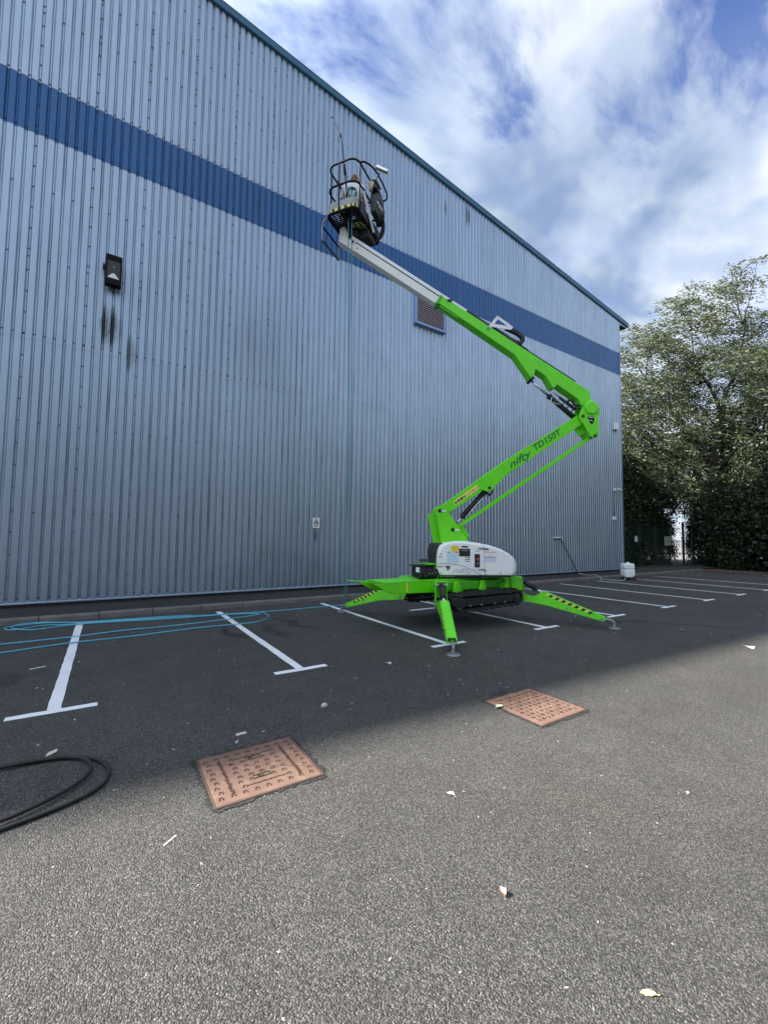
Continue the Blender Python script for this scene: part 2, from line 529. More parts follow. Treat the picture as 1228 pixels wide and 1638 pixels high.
# profiled steel sheet
def cladding(name, c, rough, metal, stains):
    m = NT(name)
    v = m.coords('pos')
    st = m.noise(m.mapping(v, (3.0, 1.0, 0.10)), 1.6, 5, 0.6)
    cc = m.ramp(st, [(0.28, tuple(x * 0.95 for x in c)), (0.72, tuple(min(1, x * 1.04) for x in c))])
    sheet = m.noise(m.mapping(v, (1.0, 1.0, 0.02)), 0.9, 2, 0.5)
    cc = m.mix(1.0, cc, m.ramp(sheet, [(0.3, 0.95), (0.7, 1.04)]), 'MULTIPLY')
    xs = m.sep(v)
    streak = m.noise(m.mapping(v, (26.0, 1.0, 0.9)), 1.0, 5, 0.65)
    speck = m.noise(m.mapping(v, (1, 1, 0.35)), 34, 6, 0.8)
    fr = m.math('FRACT', m.math('MULTIPLY', m.math('SUBTRACT', 21.4, xs[0]), 6.0))
    fr = m.math('MINIMUM', fr, m.math('SUBTRACT', 1.0, fr))
    valley = m.ramp(fr, [(0.10, 1.0), (0.24, 0.0)])
    for (sx, sz, rx, rz_, s, up) in stains:
        dx = m.math('DIVIDE', m.math('SUBTRACT', xs[0], sx), rx)
        dz = m.math('DIVIDE', m.math('SUBTRACT', xs[2], sz), rz_)
        q = m.math('SUBTRACT', 1.0, m.math('ADD', m.math('MULTIPLY', dx, dx), m.math('MULTIPLY', dz, dz)), True)
        k = m.math('ADD', m.math('MULTIPLY', streak, 0.40), m.math('ADD', m.math('MULTIPLY', speck, 0.62), m.math('MULTIPLY', valley, 0.20)))
        q = m.math('MULTIPLY', m.ramp(m.math('MULTIPLY', q, k), [(0.34, 0.0), (0.60, 0.95)]), s, True)
        cc = m.mix(q, cc, (0.03, 0.036, 0.03))
    # faint rain-washed grime
    gr = m.math('MULTIPLY', m.ramp(m.noise(m.mapping(v, (7.0, 1.0, 0.35)), 1.0, 6, 0.7), [(0.48, 0.0), (0.75, 1.0)]), m.math('ADD', m.math('MULTIPLY', valley, 0.85), 0.03), True)
    cc = m.mix(gr, cc, m.mix(1.0, cc, (0.42, 0.44, 0.43), 'MULTIPLY'))
    rr = m.ramp(m.noise(v, 2.0, 3), [(0.3, rough - 0.04), (0.7, rough + 0.06)])
    return m.set(cc, rr, metal)
STAINS = ((-0.16, 6.25, 0.36, 0.80, 1.0, 0), (0.27, 5.75, 0.20, 0.7, 0.7, 0), (10.83, 13.75, 0.20, 0.8, 0.9, 0), (9.7, 13.55, 0.10, 0.6, 0.8, 0), (4.93, 1.66, 0.09, 0.34, 0.7, 0))
M['silver'] = cladding('silver_profiled_sheet', (0.37, 0.45, 0.54), 0.39, 0.86, STAINS)
M['blue'] = cladding('blue_profiled_sheet', (0.03, 0.115, 0.28), 0.35, 0.25, ((3.0, 10.5, 0.16, 0.55, 0.45, 0),))
# manhole cover iron
def iron(name, c, c2):
    m = NT(name)
    v = m.coords('pos')
    a = m.noise(v, 7, 6, 0.65)
    cc = m.ramp(a, [(0.28, tuple(x * 0.8 for x in c)), (0.5, c), (0.68, c2)])
    mo = m.ramp(m.noise(v, 5.0, 6, 0.75), [(0.60, 0.0), (0.70, 0.55)])
    cc = m.mix(mo, cc, (0.20, 0.19, 0.07))
    g = m.ramp(m.noise(v, 130, 4, 0.7), [(0.3, 0.72), (0.7, 1.16)])
    cc = m.mix(1.0, cc, g, 'MULTIPLY')
    return m.set(cc, 0.72, 0.0, m.bump(m.noise(v, 160, 5), 0.5, 0.003))
M['iron'] = iron('rust_red_cast_iron', (0.18, 0.106, 0.078), (0.235, 0.148, 0.112))
M['iron_lug'] = iron('dark_rust_lugs', (0.105, 0.056, 0.040), (0.155, 0.088, 0.063))
# bark and foliage
def bark():
    m = NT('grey_brown_bark')
    v = m.coords('pos')
    a = m.noise(m.mapping(v, (6, 6, 1.2)), 2.0, 6, 0.7)
    return m.set(m.ramp(a, [(0.3, (0.018, 0.016, 0.013)), (0.7, (0.05, 0.043, 0.035))]), 0.9, 0, m.bump(a, 0.6, 0.05))
M['bark'] = bark()
def leafmat(name, stops, trans=0.25, rough=0.5):
    m = NT(name)
    g = m.n('ShaderNodeNewGeometry')
    c = m.ramp(g.outputs['Random Per Island'], stops)
    m.set(c, rough, 0)
    tr = m.n('ShaderNodeBsdfTranslucent')
    m.l(c, tr.inputs['Color'])
    mx = m.n('ShaderNodeMixShader')
    mx.inputs[0].default_value = trans
    out = m.t.nodes['Material Output']
    m.l(m.b.outputs[0], mx.inputs[1]); m.l(tr.outputs[0], mx.inputs[2]); m.l(mx.outputs[0], out.inputs[0])
    return m.mat
M['willow_leaf'] = leafmat('silver_green_willow_leaf', [(0, (0.045, 0.06, 0.022)), (0.45, (0.09, 0.115, 0.045)), (0.8, (0.17, 0.195, 0.11)), (1, (0.34, 0.37, 0.30))], 0.35)
M['dark_leaf'] = leafmat('dark_green_leaf', [(0, (0.014, 0.025, 0.008)), (0.6, (0.03, 0.048, 0.015)), (1, (0.06, 0.08, 0.03))], 0.2)
M['hedge_leaf'] = leafmat('hedge_leaf', [(0, (0.012, 0.02, 0.007)), (0.6, (0.028, 0.04, 0.014)), (1, (0.06, 0.07, 0.03))], 0.15)
M['dead_leaf'] = leafmat('pale_dead_leaf', [(0, (0.45, 0.40, 0.26)), (0.5, (0.60, 0.56, 0.42)), (1, (0.72, 0.72, 0.66))], 0.1)
M['brown_leaf'] = leafmat('pinkish_brown_dead_leaf', [(0, (0.42, 0.26, 0.18)), (1, (0.5, 0.33, 0.24))], 0.1)
M['green_leaf'] = leafmat('pale_yellow_green_leaf', [(0, (0.55, 0.55, 0.25)), (1, (0.6, 0.6, 0.3))], 0.1)
M['paper'] = paint('white_paper_scrap', (0.52, 0.51, 0.48), 0.7, 0, 0.03, 30)
# ------------------------------------------------------------------ ground, footway, kerb, markings
mb = MB(); mb.quad((-300, -300, 0), (400, -300, 0), (400, 400, 0), (-300, 400, 0))
ground = mb.build('ground', M['asphalt']); tag(ground, kind='structure')
mb = MB(); mb.prism([(0, 0), (1.05, 0), (1.05, 0.15), (0, 0.105)], 0, 54)
me = mb.mesh('footway', M['pave'])
me.transform(Matrix(((0, 1, 0, -24), (1, 0, 0, 10.078), (0, 0, 1, 0), (0, 0, 0, 1)))); me.flip_normals()
footway = link(bpy.data.objects.new('footway', me)); tag(footway, kind='structure')
kerb = empty('kerb'); tag(kerb, kind='structure')
mb = MB()
mb.prism([(0, -0.02), (0.125, -0.02), (0.125, 0.108), (0.03, 0.108), (0.012, 0.098), (0.0, 0.075)], 0.004, 0.905)
kme = mb.mesh('kerb_stone', M['kerb'])
kme.transform(Matrix(((0, 1, 0, 0), (1, 0, 0, 0), (0, 0, 1, 0), (0, 0, 0, 1)))); kme.flip_normals()
rk = random.Random(3)
for i in range(52):
    o = bpy.data.objects.new('kerb_stone', kme)
    o.location = (-20.19 + 0.915 * i, 9.945 + rk.uniform(-0.004, 0.004), rk.uniform(-0.004, 0.004))
    o.rotation_euler = (0, 0, rk.uniform(-0.004, 0.004))
    link(o, kerb)
# bay markings: stem and T bar each a thin sheet of paint
def sheet(name, x0, y0, x1, y1, z, mat, parent, wob=0.004, seed=0, n=14):
    r = random.Random(seed)
    mb = MB(); vs = []; L = max(abs(x1 - x0), abs(y1 - y0)); alongy = abs(y1 - y0) > abs(x1 - x0)
    for i in range(n + 1):
        t = i / n
        if alongy:
            vs += [(x0 + r.uniform(-wob, wob), y0 + (y1 - y0) * t, z), (x1 + r.uniform(-wob, wob), y0 + (y1 - y0) * t, z)]
        else:
            vs += [(x0 + (x1 - x0) * t, y1 + r.uniform(-wob, wob), z), (x0 + (x1 - x0) * t, y0 + r.uniform(-wob, wob), z)]
    mb._add(vs, [(2 * i, 2 * i + 1, 2 * i + 3, 2 * i + 2) for i in range(n)])
    return mb.build(name, mat, parent)
for k in range(-1, 11):
    x = -2.741 + 2.4 * k
    sheet('bay_line', x - 0.052, 5.002, x + 0.052, 9.56, 0.004, M['line'], ground, seed=k + 5, n=40)
    if k < 10:
        sheet('bay_end_bar', x - 0.335, 4.90, x + 0.335, 4.998, 0.004, M['line'], ground, seed=k + 50)
sheet('painted_dash', 5.75, 7.62, 6.45, 7.72, 0.004, M['line'], ground, seed=99)
# dark jagged seam where two lays of tarmac meet
rs_ = random.Random(12); sp = [(7.9, 5.1), (8.55, 4.82), (9.0, 4.35), (9.35, 3.9), (9.75, 3.35), (9.95, 2.95), (10.3, 2.4), (11.2, 1.6)]
P = smooth_path([(x, y, 0) for x, y in sp], 14)
for p_ in P: p_ += Vector((rs_.uniform(-.05, .05), rs_.uniform(-.04, .04), 0))
vs = []
for i, p_ in enumerate(P):
    w_ = rs_.uniform(0.004, 0.03); vs += [(p_.x - w_, p_.y - w_, 0.003), (p_.x + w_, p_.y + w_, 0.003)]
mb = MB(); mb._add(vs, [(2 * i, 2 * i + 1, 2 * i + 3, 2 * i + 2) for i in range(len(P) - 1)]); mb.build('tarmac_seam', M['sealer'], ground)
# soil bed under the hedge and bright yard beyond the gate
mb = MB()
bed = [(25.6, 11.6), (26.6, 10.9), (27.3, 9.6), (27.6, 7.4), (27.5, 2.0), (27.3, -8), (44, -8), (44, 12.3), (31.2, 12.3), (28, 12.2)]
mb.prismz(bed, 0.0, 0.05)
tag(mb.build('soil_bed', M['soil'], bevel=0.02), kind='structure')
mb = MB(); mb.quad((40, 14, 0.006), (120, 14, 0.006), (120, 70, 0.006), (40, 70, 0.006))
tag(mb.build('yard', M['paving']), kind='structure')

# ------------------------------------------------------------------ warehouse
WY = 11.05
XR, XA = 21.4, -1.1
def zv(x):
    return 15.708 - 0.133 * x if x >= XA else 15.708 - 0.133 * XA - 0.133 * (XA - x)
wh = empty('warehouse', (0, WY, 0))
tag(wh, 'tall grey corrugated metal warehouse wall with one dark blue horizontal band', 'warehouse')
PITCH = 1 / 6
prof = []
for j in range(6):
    b = j * PITCH
    prof += [(b, 0), (b + 0.011, 0), (b + 0.033, 0.030), (b + 0.036, 0.032), (b + 0.1307, 0.032), (b + 0.1337, 0.030), (b + 0.1557, 0)]
prof.append((1.0, 0))
def panel_mesh(name, z0, ztop, mat, yo):
    vs = []
    for x, d in prof:
        vs.append((x, -d + yo, z0)); vs.append((x, -d + yo, ztop(x)))
    n = len(prof)
    me = bpy.data.meshes.new(name)
    me.from_pydata(vs, [], [(2 * i, 2 * i + 2, 2 * i + 3, 2 * i + 1) for i in range(n - 1)])
    me.materials.append(mat)
    return me
tiers = [(0.262, 5.66, 'silver', 0.0), (5.60, 10.05, 'silver', -0.004), (10.0, 11.19, 'blue', -0.008)]
tme = [panel_mesh('wall_panel', a, (lambda x, b=b: b), M[m], yo) for a, b, m, yo in tiers]
NC = 45
for i in range(NC):
    x0 = XR - (i + 1)
    for me_ in tme:
        o = bpy.data.objects.new('wall_panel', me_); o.location = (x0, 0, 0); link(o, wh)
    me_ = panel_mesh('wall_panel', 11.15, lambda x: zv(x0 + x) + 0.02, M['silver'], -0.012)
    o = bpy.data.objects.new('wall_panel', me_); o.location = (x0, 0, 0); link(o, wh)
# body behind the sheets, roof, verge
XL = XR - NC
mb = MB(); mb.prism([(XL + 0.02, 0), (XR - 0.02, 0), (XR - 0.02, zv(XR) + 0.02), (XA, zv(XA) + 0.02), (XL + 0.02, zv(XL) + 0.02)], 0.03, 48)
mb.build('side_wall', M['silver'], wh)
mb = MB(); mb.box(((XL + XR) / 2, 0.018, 0.125), (NC, 0.05, 0.25)); mb.build('plinth', M['brickpl'], wh)
mb = MB(); mb.prism([(-0.058, 0.235), (0.0, 0.275), (0.0, 0.262), (-0.058, 0.215)], 0, NC)
me = mb.mesh('drip_flashing', M['silver']); me.transform(Matrix(((0, 1, 0, XL), (1, 0, 0, 0), (0, 0, 1, 0), (0, 0, 0, 1)))); me.flip_normals()
link(bpy.data.objects.new('drip_flashing', me), wh)
for s in (0, 1):
    xe = XR + 0.86 if s == 0 else XL - 0.86
    za = zv(XA); ze = za - 0.133 * abs(xe - XA)
    mb = MB(); mb.prism([(XA, za + 0.03), (xe, ze + 0.03), (xe, ze + 0.17), (XA, za + 0.17)], -0.05, 48)
    mb.build('roof', M['roof'], wh)
    mb = MB()
    mb.prism([(XA, za + 0.0), (xe, ze + 0.0), (xe, ze + 0.175), (XA, za + 0.175)], -0.105, -0.053)
    mb.prism([(XA, za + 0.178), (xe, ze + 0.178), (xe, ze + 0.192), (XA, za + 0.192)], -0.112, 0.12)
    mb.prism([(XA, za - 0.02), (xe, ze - 0.02), (xe, ze - 0.004), (XA, za - 0.004)], -0.095, -0.02)
    mb.build('verge_flashing', M['verge'], wh)
# eaves box at the right-hand corner
mb = MB()
mb.prism([(XR + 0.03, 12.70), (XR + 0.84, 12.70), (XR + 0.84, zv(XR + 0.84)), (XR + 0.03, zv(XR + 0.03))], 0.0, 48)
mb.build('eaves_box', M['brickpl'], wh)
mb = MB()
pts = []
for j in range(5):
    b = XR + 0.05 + j * PITCH
    for dx, d in ((0, 0), (0.0148, 0), (0.0345, 0.032), (0.1322, 0.032), (0.1519, 0)):
        if b + dx < XR + 0.83:
            pts.append((b + dx, d))
vs = []
for x, d in pts:
    vs += [(x, -d - 0.006, 12.69), (x, -d - 0.006, zv(x) + 0.01)]
mb._add(vs, [(2 * i, 2 * i + 2, 2 * i + 3, 2 * i + 1) for i in range(len(pts) - 1)])
mb.build('eaves_panel', M['silver'], wh)
mb = MB()
mb.box((XR - 0.012, -0.03, 5.1), (0.13, 0.05, 9.86)); mb.box((XR - 0.012, -0.03, 12.0), (0.13, 0.05, 1.6))
mb.build('corner_flashing', M['silver'], wh, bevel=0.006)
mb = MB(); mb.box((XR - 0.012, -0.034, 10.6), (0.134, 0.05, 1.17)); mb.build('corner_flashing', M['blue'], wh, bevel=0.006)
# fixings: far too small to pick apart, one part
mb = MB()
def screw(x, z, yo):
    mb.box((x, yo - 0.006, z), (0.018, 0.012, 0.018))
nv = 26 * 6
for i in range(nv):
    x = XR - i * PITCH
    for z, alt, yo in ((0.33, 0, 0), (2.05, 1, 0), (3.90, 1, 0), (5.72, 0, -0.004), (7.35, 1, -0.004), (8.85, 1, -0.004), (10.07, 0, -0.008), (11.22, 0, -0.012), (12.75, 1, -0.012), (13.7, 1, -0.012), (14.8, 1, -0.012)):
        if (alt and i % 2) or z > zv(x) - 0.1:
            continue
        screw(x, z, yo)
    if i % 6 == 0:
        z = 0.75
        while z < zv(x) - 0.15:
            screw(x, z, -0.013 if z > 11.2 else (-0.009 if z > 10.05 else -0.005 if z > 5.66 else -0.001)); z += 0.45
fx = mb.build('fixing_screws', M['ink'], wh); tag(fx, kind='stuff')
# louvre vent
lv = MB()
x0, x1, z0, z1 = 8.33, 9.64, 8.84, 9.93
lv.box(((x0 + x1) / 2, -0.045, (z0 + z1) / 2), (x1 - x0 - 0.06, 0.02, z1 - z0 - 0.06))
lou = lv.build('louvre', M['void'], wh)
for (cx_, cz_, sx, sz) in ((x0 + 0.03, (z0 + z1) / 2, 0.06, z1 - z0), (x1 - 0.03, (z0 + z1) / 2, 0.06, z1 - z0)):
    f = MB(); f.box((cx_, -0.085, cz_), (sx, 0.10, sz)); f.build('vent_frame', M['vent_blue'], lou, bevel=0.006)
f = MB(); f.box(((x0 + x1) / 2, -0.085, z0 + 0.03), (x1 - x0 - 0.124, 0.10, 0.06)); f.box(((x0 + x1) / 2, -0.10, z0 - 0.012), (x1 - x0 + 0.05, 0.14, 0.016)); f.build('vent_frame', M['vent_blue'], lou, bevel=0.004)
f = MB(); f.box(((x0 + x1) / 2, -0.085, z1 - 0.03), (x1 - x0 - 0.124, 0.10, 0.06)); f.build('vent_frame', M['vent_blue'], lou, bevel=0.004)
sl = MB(); sl.prism([(-0.046, -0.030), (-0.040, -0.030), (-0.040, -0.008), (0.03, 0.026), (0.024, 0.026), (-0.046, -0.008)], 0, x1 - x0 - 0.126)
sme = sl.mesh('slat', M['slat']); sme.transform(Matrix(((0, 1, 0, 0), (1, 0, 0, 0), (0, 0, 1, 0), (0, 0, 0, 1)))); sme.flip_normals()
ns = 15
for i in range(ns):
    o = bpy.data.objects.new('slat', sme); o.location = (x0 + 0.063, -0.09, z0 + 0.1 + i * (z1 - z0 - 0.2) / (ns - 1)); link(o, lou)

# ------------------------------------------------------------------ things fixed to the wall
fl = empty('floodlight', (-0.13, 11.0, 7.1))
tag(fl, 'black wall-mounted floodlight with grey glass above the dark streaks', 'floodlight')
mb = MB(); mb.prism([(-0.155, 0.0), (0.155, 0.0), (0.155, 0.70), (-0.155, 0.70)], -0.20, -0.06); mb.build('housing', M['matte_black'], fl, bevel=0.03, seg=3)
mb = MB()
for a, b in (((-0.135, -0.203, 0.61), (0.27, 0.03, 0.14)),):
    mb.box((0, -0.205, 0.62), (0.29, 0.02, 0.13)); mb.box((0, -0.205, 0.085), (0.29, 0.02, 0.13))
    mb.box((-0.133, -0.205, 0.35), (0.03, 0.02, 0.41)); mb.box((0.133, -0.205, 0.35), (0.03, 0.02, 0.41))
mb.build('bezel', M['matte_black'], fl, bevel=0.006)
gm = NT('grey_lamp_glass'); gm.set((0.05, 0.06, 0.052), 0.15, 0.0, spec=0.3); M['lampglass'] = gm.mat
mb = MB(); mb.box((0, -0.203, 0.35), (0.236, 0.008, 0.402)); mb.build('glass', M['lampglass'], fl)
mb = MB(); mb.prism([(-0.112, 0.155), (0.112, 0.155), (0.02, 0.265), (-0.02, 0.265)], -0.215, -0.208); mb.build('reflector', M['label_white'], fl)
mb = MB(); mb.lathe([(0.012, 0), (0.012, 0.01)], (0, -0.208, 0.41), 8, (0, -1, 0)); mb.build('lamp', M['label_white'], fl)
mb = MB(); mb.box((0, -0.03, 0.42), (0.12, 0.08, 0.12)); mb.box((-0.18, -0.10, 0.42), (0.05, 0.10, 0.10)); mb.build('bracket', M['black'], fl, bevel=0.006)
mb = MB(); mb.tube(smooth_path([(0, -0.1, 0.02), (0.0, -0.07, -0.08), (0, -0.02, -0.1)], 5), 0.011, 6); mb.build('cable', M['black_plastic'], fl)

sg = empty('warning_sign', (4.91, 11.0, 1.88))
tag(sg, 'small white warning sign with black triangle fixed low on the wall', 'sign')
mb = MB(); mb.box((0, -0.02, 0.14), (0.22, 0.006, 0.29)); mb.build('plate', M['label_white'], sg, bevel=0.001)
mb = MB(); mb.prism([(-0.085, 0.115), (0.085, 0.115), (0, 0.268)], -0.0262, -0.0242); mb.build('triangle', M['ink'], sg)
mb = MB(); mb.prism([(-0.055, 0.130), (0.055, 0.130), (0, 0.235)], -0.0285, -0.0265); mb.build('triangle_field', M['sign_green'], sg)
mb = MB(); mb.prism([(-0.007, 0.176), (0.007, 0.176), (0.007, 0.2), (-0.007, 0.2)], -0.0305, -0.0287); mb.prism([(-0.022, 0.135), (0.03, 0.135), (0.016, 0.178), (-0.012, 0.172)], -0.0305, -0.0287); mb.build('figure', M['ink'], sg)
mb = MB(); mb.box((0, -0.0252, 0.075), (0.13, 0.003, 0.016)); mb.build('print_line', M['ink'], sg)
mb = MB(); mb.box((-0.03, -0.0252, 0.042), (0.06, 0.003, 0.011)); mb.build('print_line', M['ink'], sg)

bx = empty('junction_box', (20.76, 11.0, 7.1)); tag(bx, 'small white box high on the wall beside its far corner', 'junction box')
mb = MB(); mb.box((0, -0.07, 0.15), (0.28, 0.14, 0.36)); mb.build('box', M['label_white'], bx, bevel=0.015)
mb = MB(); mb.box((0.02, -0.05, -0.03), (0.10, 0.08, 0.06)); mb.build('gland', M['black_plastic'], bx, bevel=0.008)
cc_ = empty('security_camera', (20.62, 11.0, 4.05)); tag(cc_, 'small security camera on bracket halfway up the wall near its far corner', 'security camera')
mb = MB(); mb.box((0, -0.03, 0.05), (0.12, 0.06, 0.14)); mb.tube([(0, -0.05, 0.05), (0, -0.25, 0.04)], 0.018, 8); mb.build('bracket', M['label_white'], cc_)
mb = MB(); mb.bar((-0.16, -0.28, 0.06), (0.18, -0.26, 0.0), 0.09, 0.08); mb.build('camera_body', M['label_white'], cc_, bevel=0.012)
mb = MB(); mb.bar((0.18, -0.26, 0.0), (0.30, -0.25, -0.02), 0.075, 0.065); mb.build('lens_hood', M['black'], cc_, bevel=0.008)
sb = empty('sensor', (20.5, 11.0, 2.65)); tag(sb, 'little white sensor box with conduit low on the wall near its far corner', 'sensor')
mb = MB(); mb.box((0, -0.05, 0.05), (0.2, 0.1, 0.16)); mb.build('box', M['label_white'], sb, bevel=0.012)
mb = MB(); mb.tube([(0, -0.03, 0.13), (0, -0.03, 1.40)], 0.012, 6); mb.build('conduit', M['zinc'], sb)

# ------------------------------------------------------------------ manhole covers
def manhole(cx, cy, w, d, label, kind):
    t = empty('manhole_cover', (cx, cy, 0)); tag(t, label, 'manhole cover', 'inspection covers in the tarmac')
    # ragged sealed patch round the frame
    r = random.Random(int(cx * 100)); mb = MB()
    n = 90; ol = []
    for i in range(n):
        a = 2 * math.pi * i / n
        q = max(abs(math.cos(a)), abs(math.sin(a)))
        ol.append((math.cos(a) / q * (w / 2 + 0.035 + r.uniform(-0.015, 0.022)), math.sin(a) / q * (d / 2 + 0.035 + r.uniform(-0.015, 0.022))))
    mb._add([(x, y, 0.004) for x, y in ol], [tuple(range(n))])
    mb.build('sealed_edge', M['sealer'], t)
    mb = MB()
    for sx in (-1, 1):
        mb.box((sx * (w / 2 + 0.006), 0, 0.002), (0.012, d + 0.024, 0.012))
        mb.box((0, sx * (d / 2 + 0.006), 0.002), (w, 0.012, 0.012))
    mb.build('frame', M['iron_lug'], t)
    if kind == 0:
        # two triangular halves, split along the diagonal
        g = 0.003; W2, D2 = w / 2 - 0.003, d / 2 - 0.003
        a, b, c_, d_ = (-W2, -D2), (W2, -D2), (W2, D2), (-W2, D2)
        k0, k1 = (-W2, D2 * 0.80), (W2, -D2 * 0.62)
        mb = MB(); mb.prismz([a, b, (k1[0], k1[1] - g), (k0[0], k0[1] - g)], -0.01, 0.008); mb.build('plate', M['iron'], t, bevel=0.003)
        mb = MB(); mb.prismz([(k0[0], k0[1] + g), (k1[0], k1[1] + g), c_, d_], -0.01, 0.0085); mb.build('plate', M['iron'], t, bevel=0.003)
        mb = MB()
        step_x, step_y = 0.074, 0.062
        for ix in range(-4, 5):
            for iy in range(-4, 5):
                x = ix * step_x + (0.006 if iy % 2 else -0.006); y = iy * step_y
                if abs(x) > W2 - 0.03 or abs(y) > D2 - 0.025: continue
                if ix in (-3, 3) and abs(iy) < 4: continue
                if abs(iy) == 3 and abs(ix) < 2: continue
                z = 0.0105
                mb.box((x - 0.011, y, z), (0.007, 0.026, 0.005)); mb.box((x + 0.011, y, z), (0.007, 0.026, 0.005)); mb.box((x, y + 0.010, z), (0.0145, 0.006, 0.0049))
        tag(mb.build('tread_lugs', M['iron_lug'], t), kind='stuff')
        # cast lettering rows, worn past reading: a run of short raised strokes
        mb = MB(); rr = random.Random(5)
        for sx in (-3, 3):
            y = -0.22
            while y < 0.22:
                hgt = rr.uniform(0.012, 0.024)
                mb.box((sx * step_x + rr.uniform(-0.004, 0.004), y, 0.0102), (rr.uniform(0.012, 0.026), 0.0055, 0.005)); y += rr.uniform(0.009, 0.014)
        for sy in (-3, 3):
            x = -0.12
            while x < 0.13:
                mb.box((x, sy * step_y + rr.uniform(-0.003, 0.003), 0.0102), (0.0055, rr.uniform(0.010, 0.018), 0.005)); x += rr.uniform(0.009, 0.013)
        tag(mb.build('worn_cast_lettering', M['iron_lug'], t), kind='stuff')
        for sx, sy in ((0.0, 0.13), (-0.01, -0.13)):
            mb = MB()
            mb.box((sx, sy, 0.0092), (0.11, 0.006, 0.004)); mb.box((sx, sy + 0.035, 0.0092), (0.11, 0.006, 0.004)); mb.box((sx + 0.058, sy + 0.0175, 0.0092), (0.006, 0.041, 0.004))
            mb.lathe([(0.012, 0), (0.012, 0.003)], (sx - 0.015, sy + 0.018, 0.0085), 10)
            mb.build('lifting_key_slot', M['void'], t)
    else:
        mb = MB(); mb.prismz([(-w / 2 + 0.003, -d / 2 + 0.003), (w / 2 - 0.003, -d / 2 + 0.003), (w / 2 - 0.003, d / 2 - 0.003), (-w / 2 + 0.003, d / 2 - 0.003)], -0.01, 0.008)
        mb.build('plate', M['iron'], t, bevel=0.003)
        mb = MB()
        for ix in range(-4, 5):
            for iy in range(-4, 5):
                x, y = ix * 0.066, iy * 0.062
                if abs(x) > w / 2 - 0.035 or abs(y) > d / 2 - 0.035: continue
                if (ix + iy) % 2:
                    mb.box((x, y - 0.004, 0.0102), (0.040, 0.010, 0.005)); mb.box((x, y + 0.013, 0.0102), (0.028, 0.008, 0.005))
                else:
                    mb.box((x - 0.004, y, 0.0102), (0.010, 0.040, 0.005)); mb.box((x + 0.013, y, 0.0102), (0.008, 0.028, 0.005))
        tag(mb.build('tread_lugs', M['iron_lug'], t), kind='stuff')
        mb = MB(); mb.lathe([(0.014, 0), (0.014, 0.003)], (0.0, 0, 0.0088), 10); mb.build('lifting_key_slot', M['void'], t)
    return t
manhole(0.955, 3.03, 0.68, 0.63, 'rust red manhole cover with a diagonal split, nearest the black hose', 0)
manhole(3.565, 2.72, 0.66, 0.65, 'rust red chequered manhole cover farther right, on the edge of the shadow', 1)
# ------------------------------------------------------------------ tracked boom lift
BA = R(30)
lift = empty('boom_lift', (6.03, 6.33, 0))
tag(lift, 'lime green tracked boom lift standing on four outriggers, its arm folded up to the wall', 'boom lift')
SX, SY = 6.03, 6.33
def L(x, y, z):          # world to lift-local
    return Vector((x - SX, y - SY, z))
# --- chassis
mb = MB()
ol = [(-2.28, 0.845), (-2.0, 0.70), (-1.9, 0.655), (-0.9, 0.63), (-0.9, 0.62), (1.05, 0.60), (1.05, 0.84), (-0.9, 0.85)]
mb.prism(ol, -0.30, -0.27); mb.prism(ol, 0.27, 0.30)
mb.box((-0.45, 0, 0.851), (3.2, 0.62, 0.012)); mb.box((0.1, 0, 0.63), (1.9, 0.54, 0.02))
mb.box((1.06, 0, 0.73), (0.02, 0.6, 0.22))
chassis = mb.build('chassis', M['green'], lift, bevel=0.006)
mb = MB(); mb.bar((-2.62, -0.05, 0.90), (-2.05, -0.05, 0.83), 0.16, 0.012); mb.bar((-2.05, -0.05, 0.853), (-1.6, -0.05, 0.862), 0.5, 0.012)
mb.build('tow_plate', M['green'], chassis, bevel=0.004)
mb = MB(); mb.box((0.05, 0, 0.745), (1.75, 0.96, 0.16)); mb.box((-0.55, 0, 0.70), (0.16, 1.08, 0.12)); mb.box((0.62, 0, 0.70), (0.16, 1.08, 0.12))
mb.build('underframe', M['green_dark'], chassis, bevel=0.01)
for x in (-0.62, 0.05, 0.72):
    mb = MB(); mb.prism([(x - 0.09, 0.63), (x + 0.09, 0.63), (x + 0.03, 0.83), (x - 0.03, 0.83)], -0.56, -0.50)
    mb.build('gusset', M['green'], chassis, bevel=0.004)
mb = MB(); mb.box((-0.85, -0.304, 0.765), (0.20, 0.004, 0.11)); mb.build('data_plate', M['label_blue'], chassis)
mb = MB(); mb.box((-0.85, -0.307, 0.808), (0.20, 0.003, 0.022)); mb.build('data_plate_band', M['red'], chassis)
mb = MB(); mb.prism([(-1.60, 0.67), (-1.575, 0.67), (-1.575, 0.845), (-1.60, 0.845)], -0.318, -0.302); mb.build('cable_clip', M['hazard_yellow'], chassis)
mb = MB(); mb.lathe([(0.42, 0.858), (0.42, 0.90)], (0, 0, 0), 40); mb.build('slew_ring', M['black'], chassis)
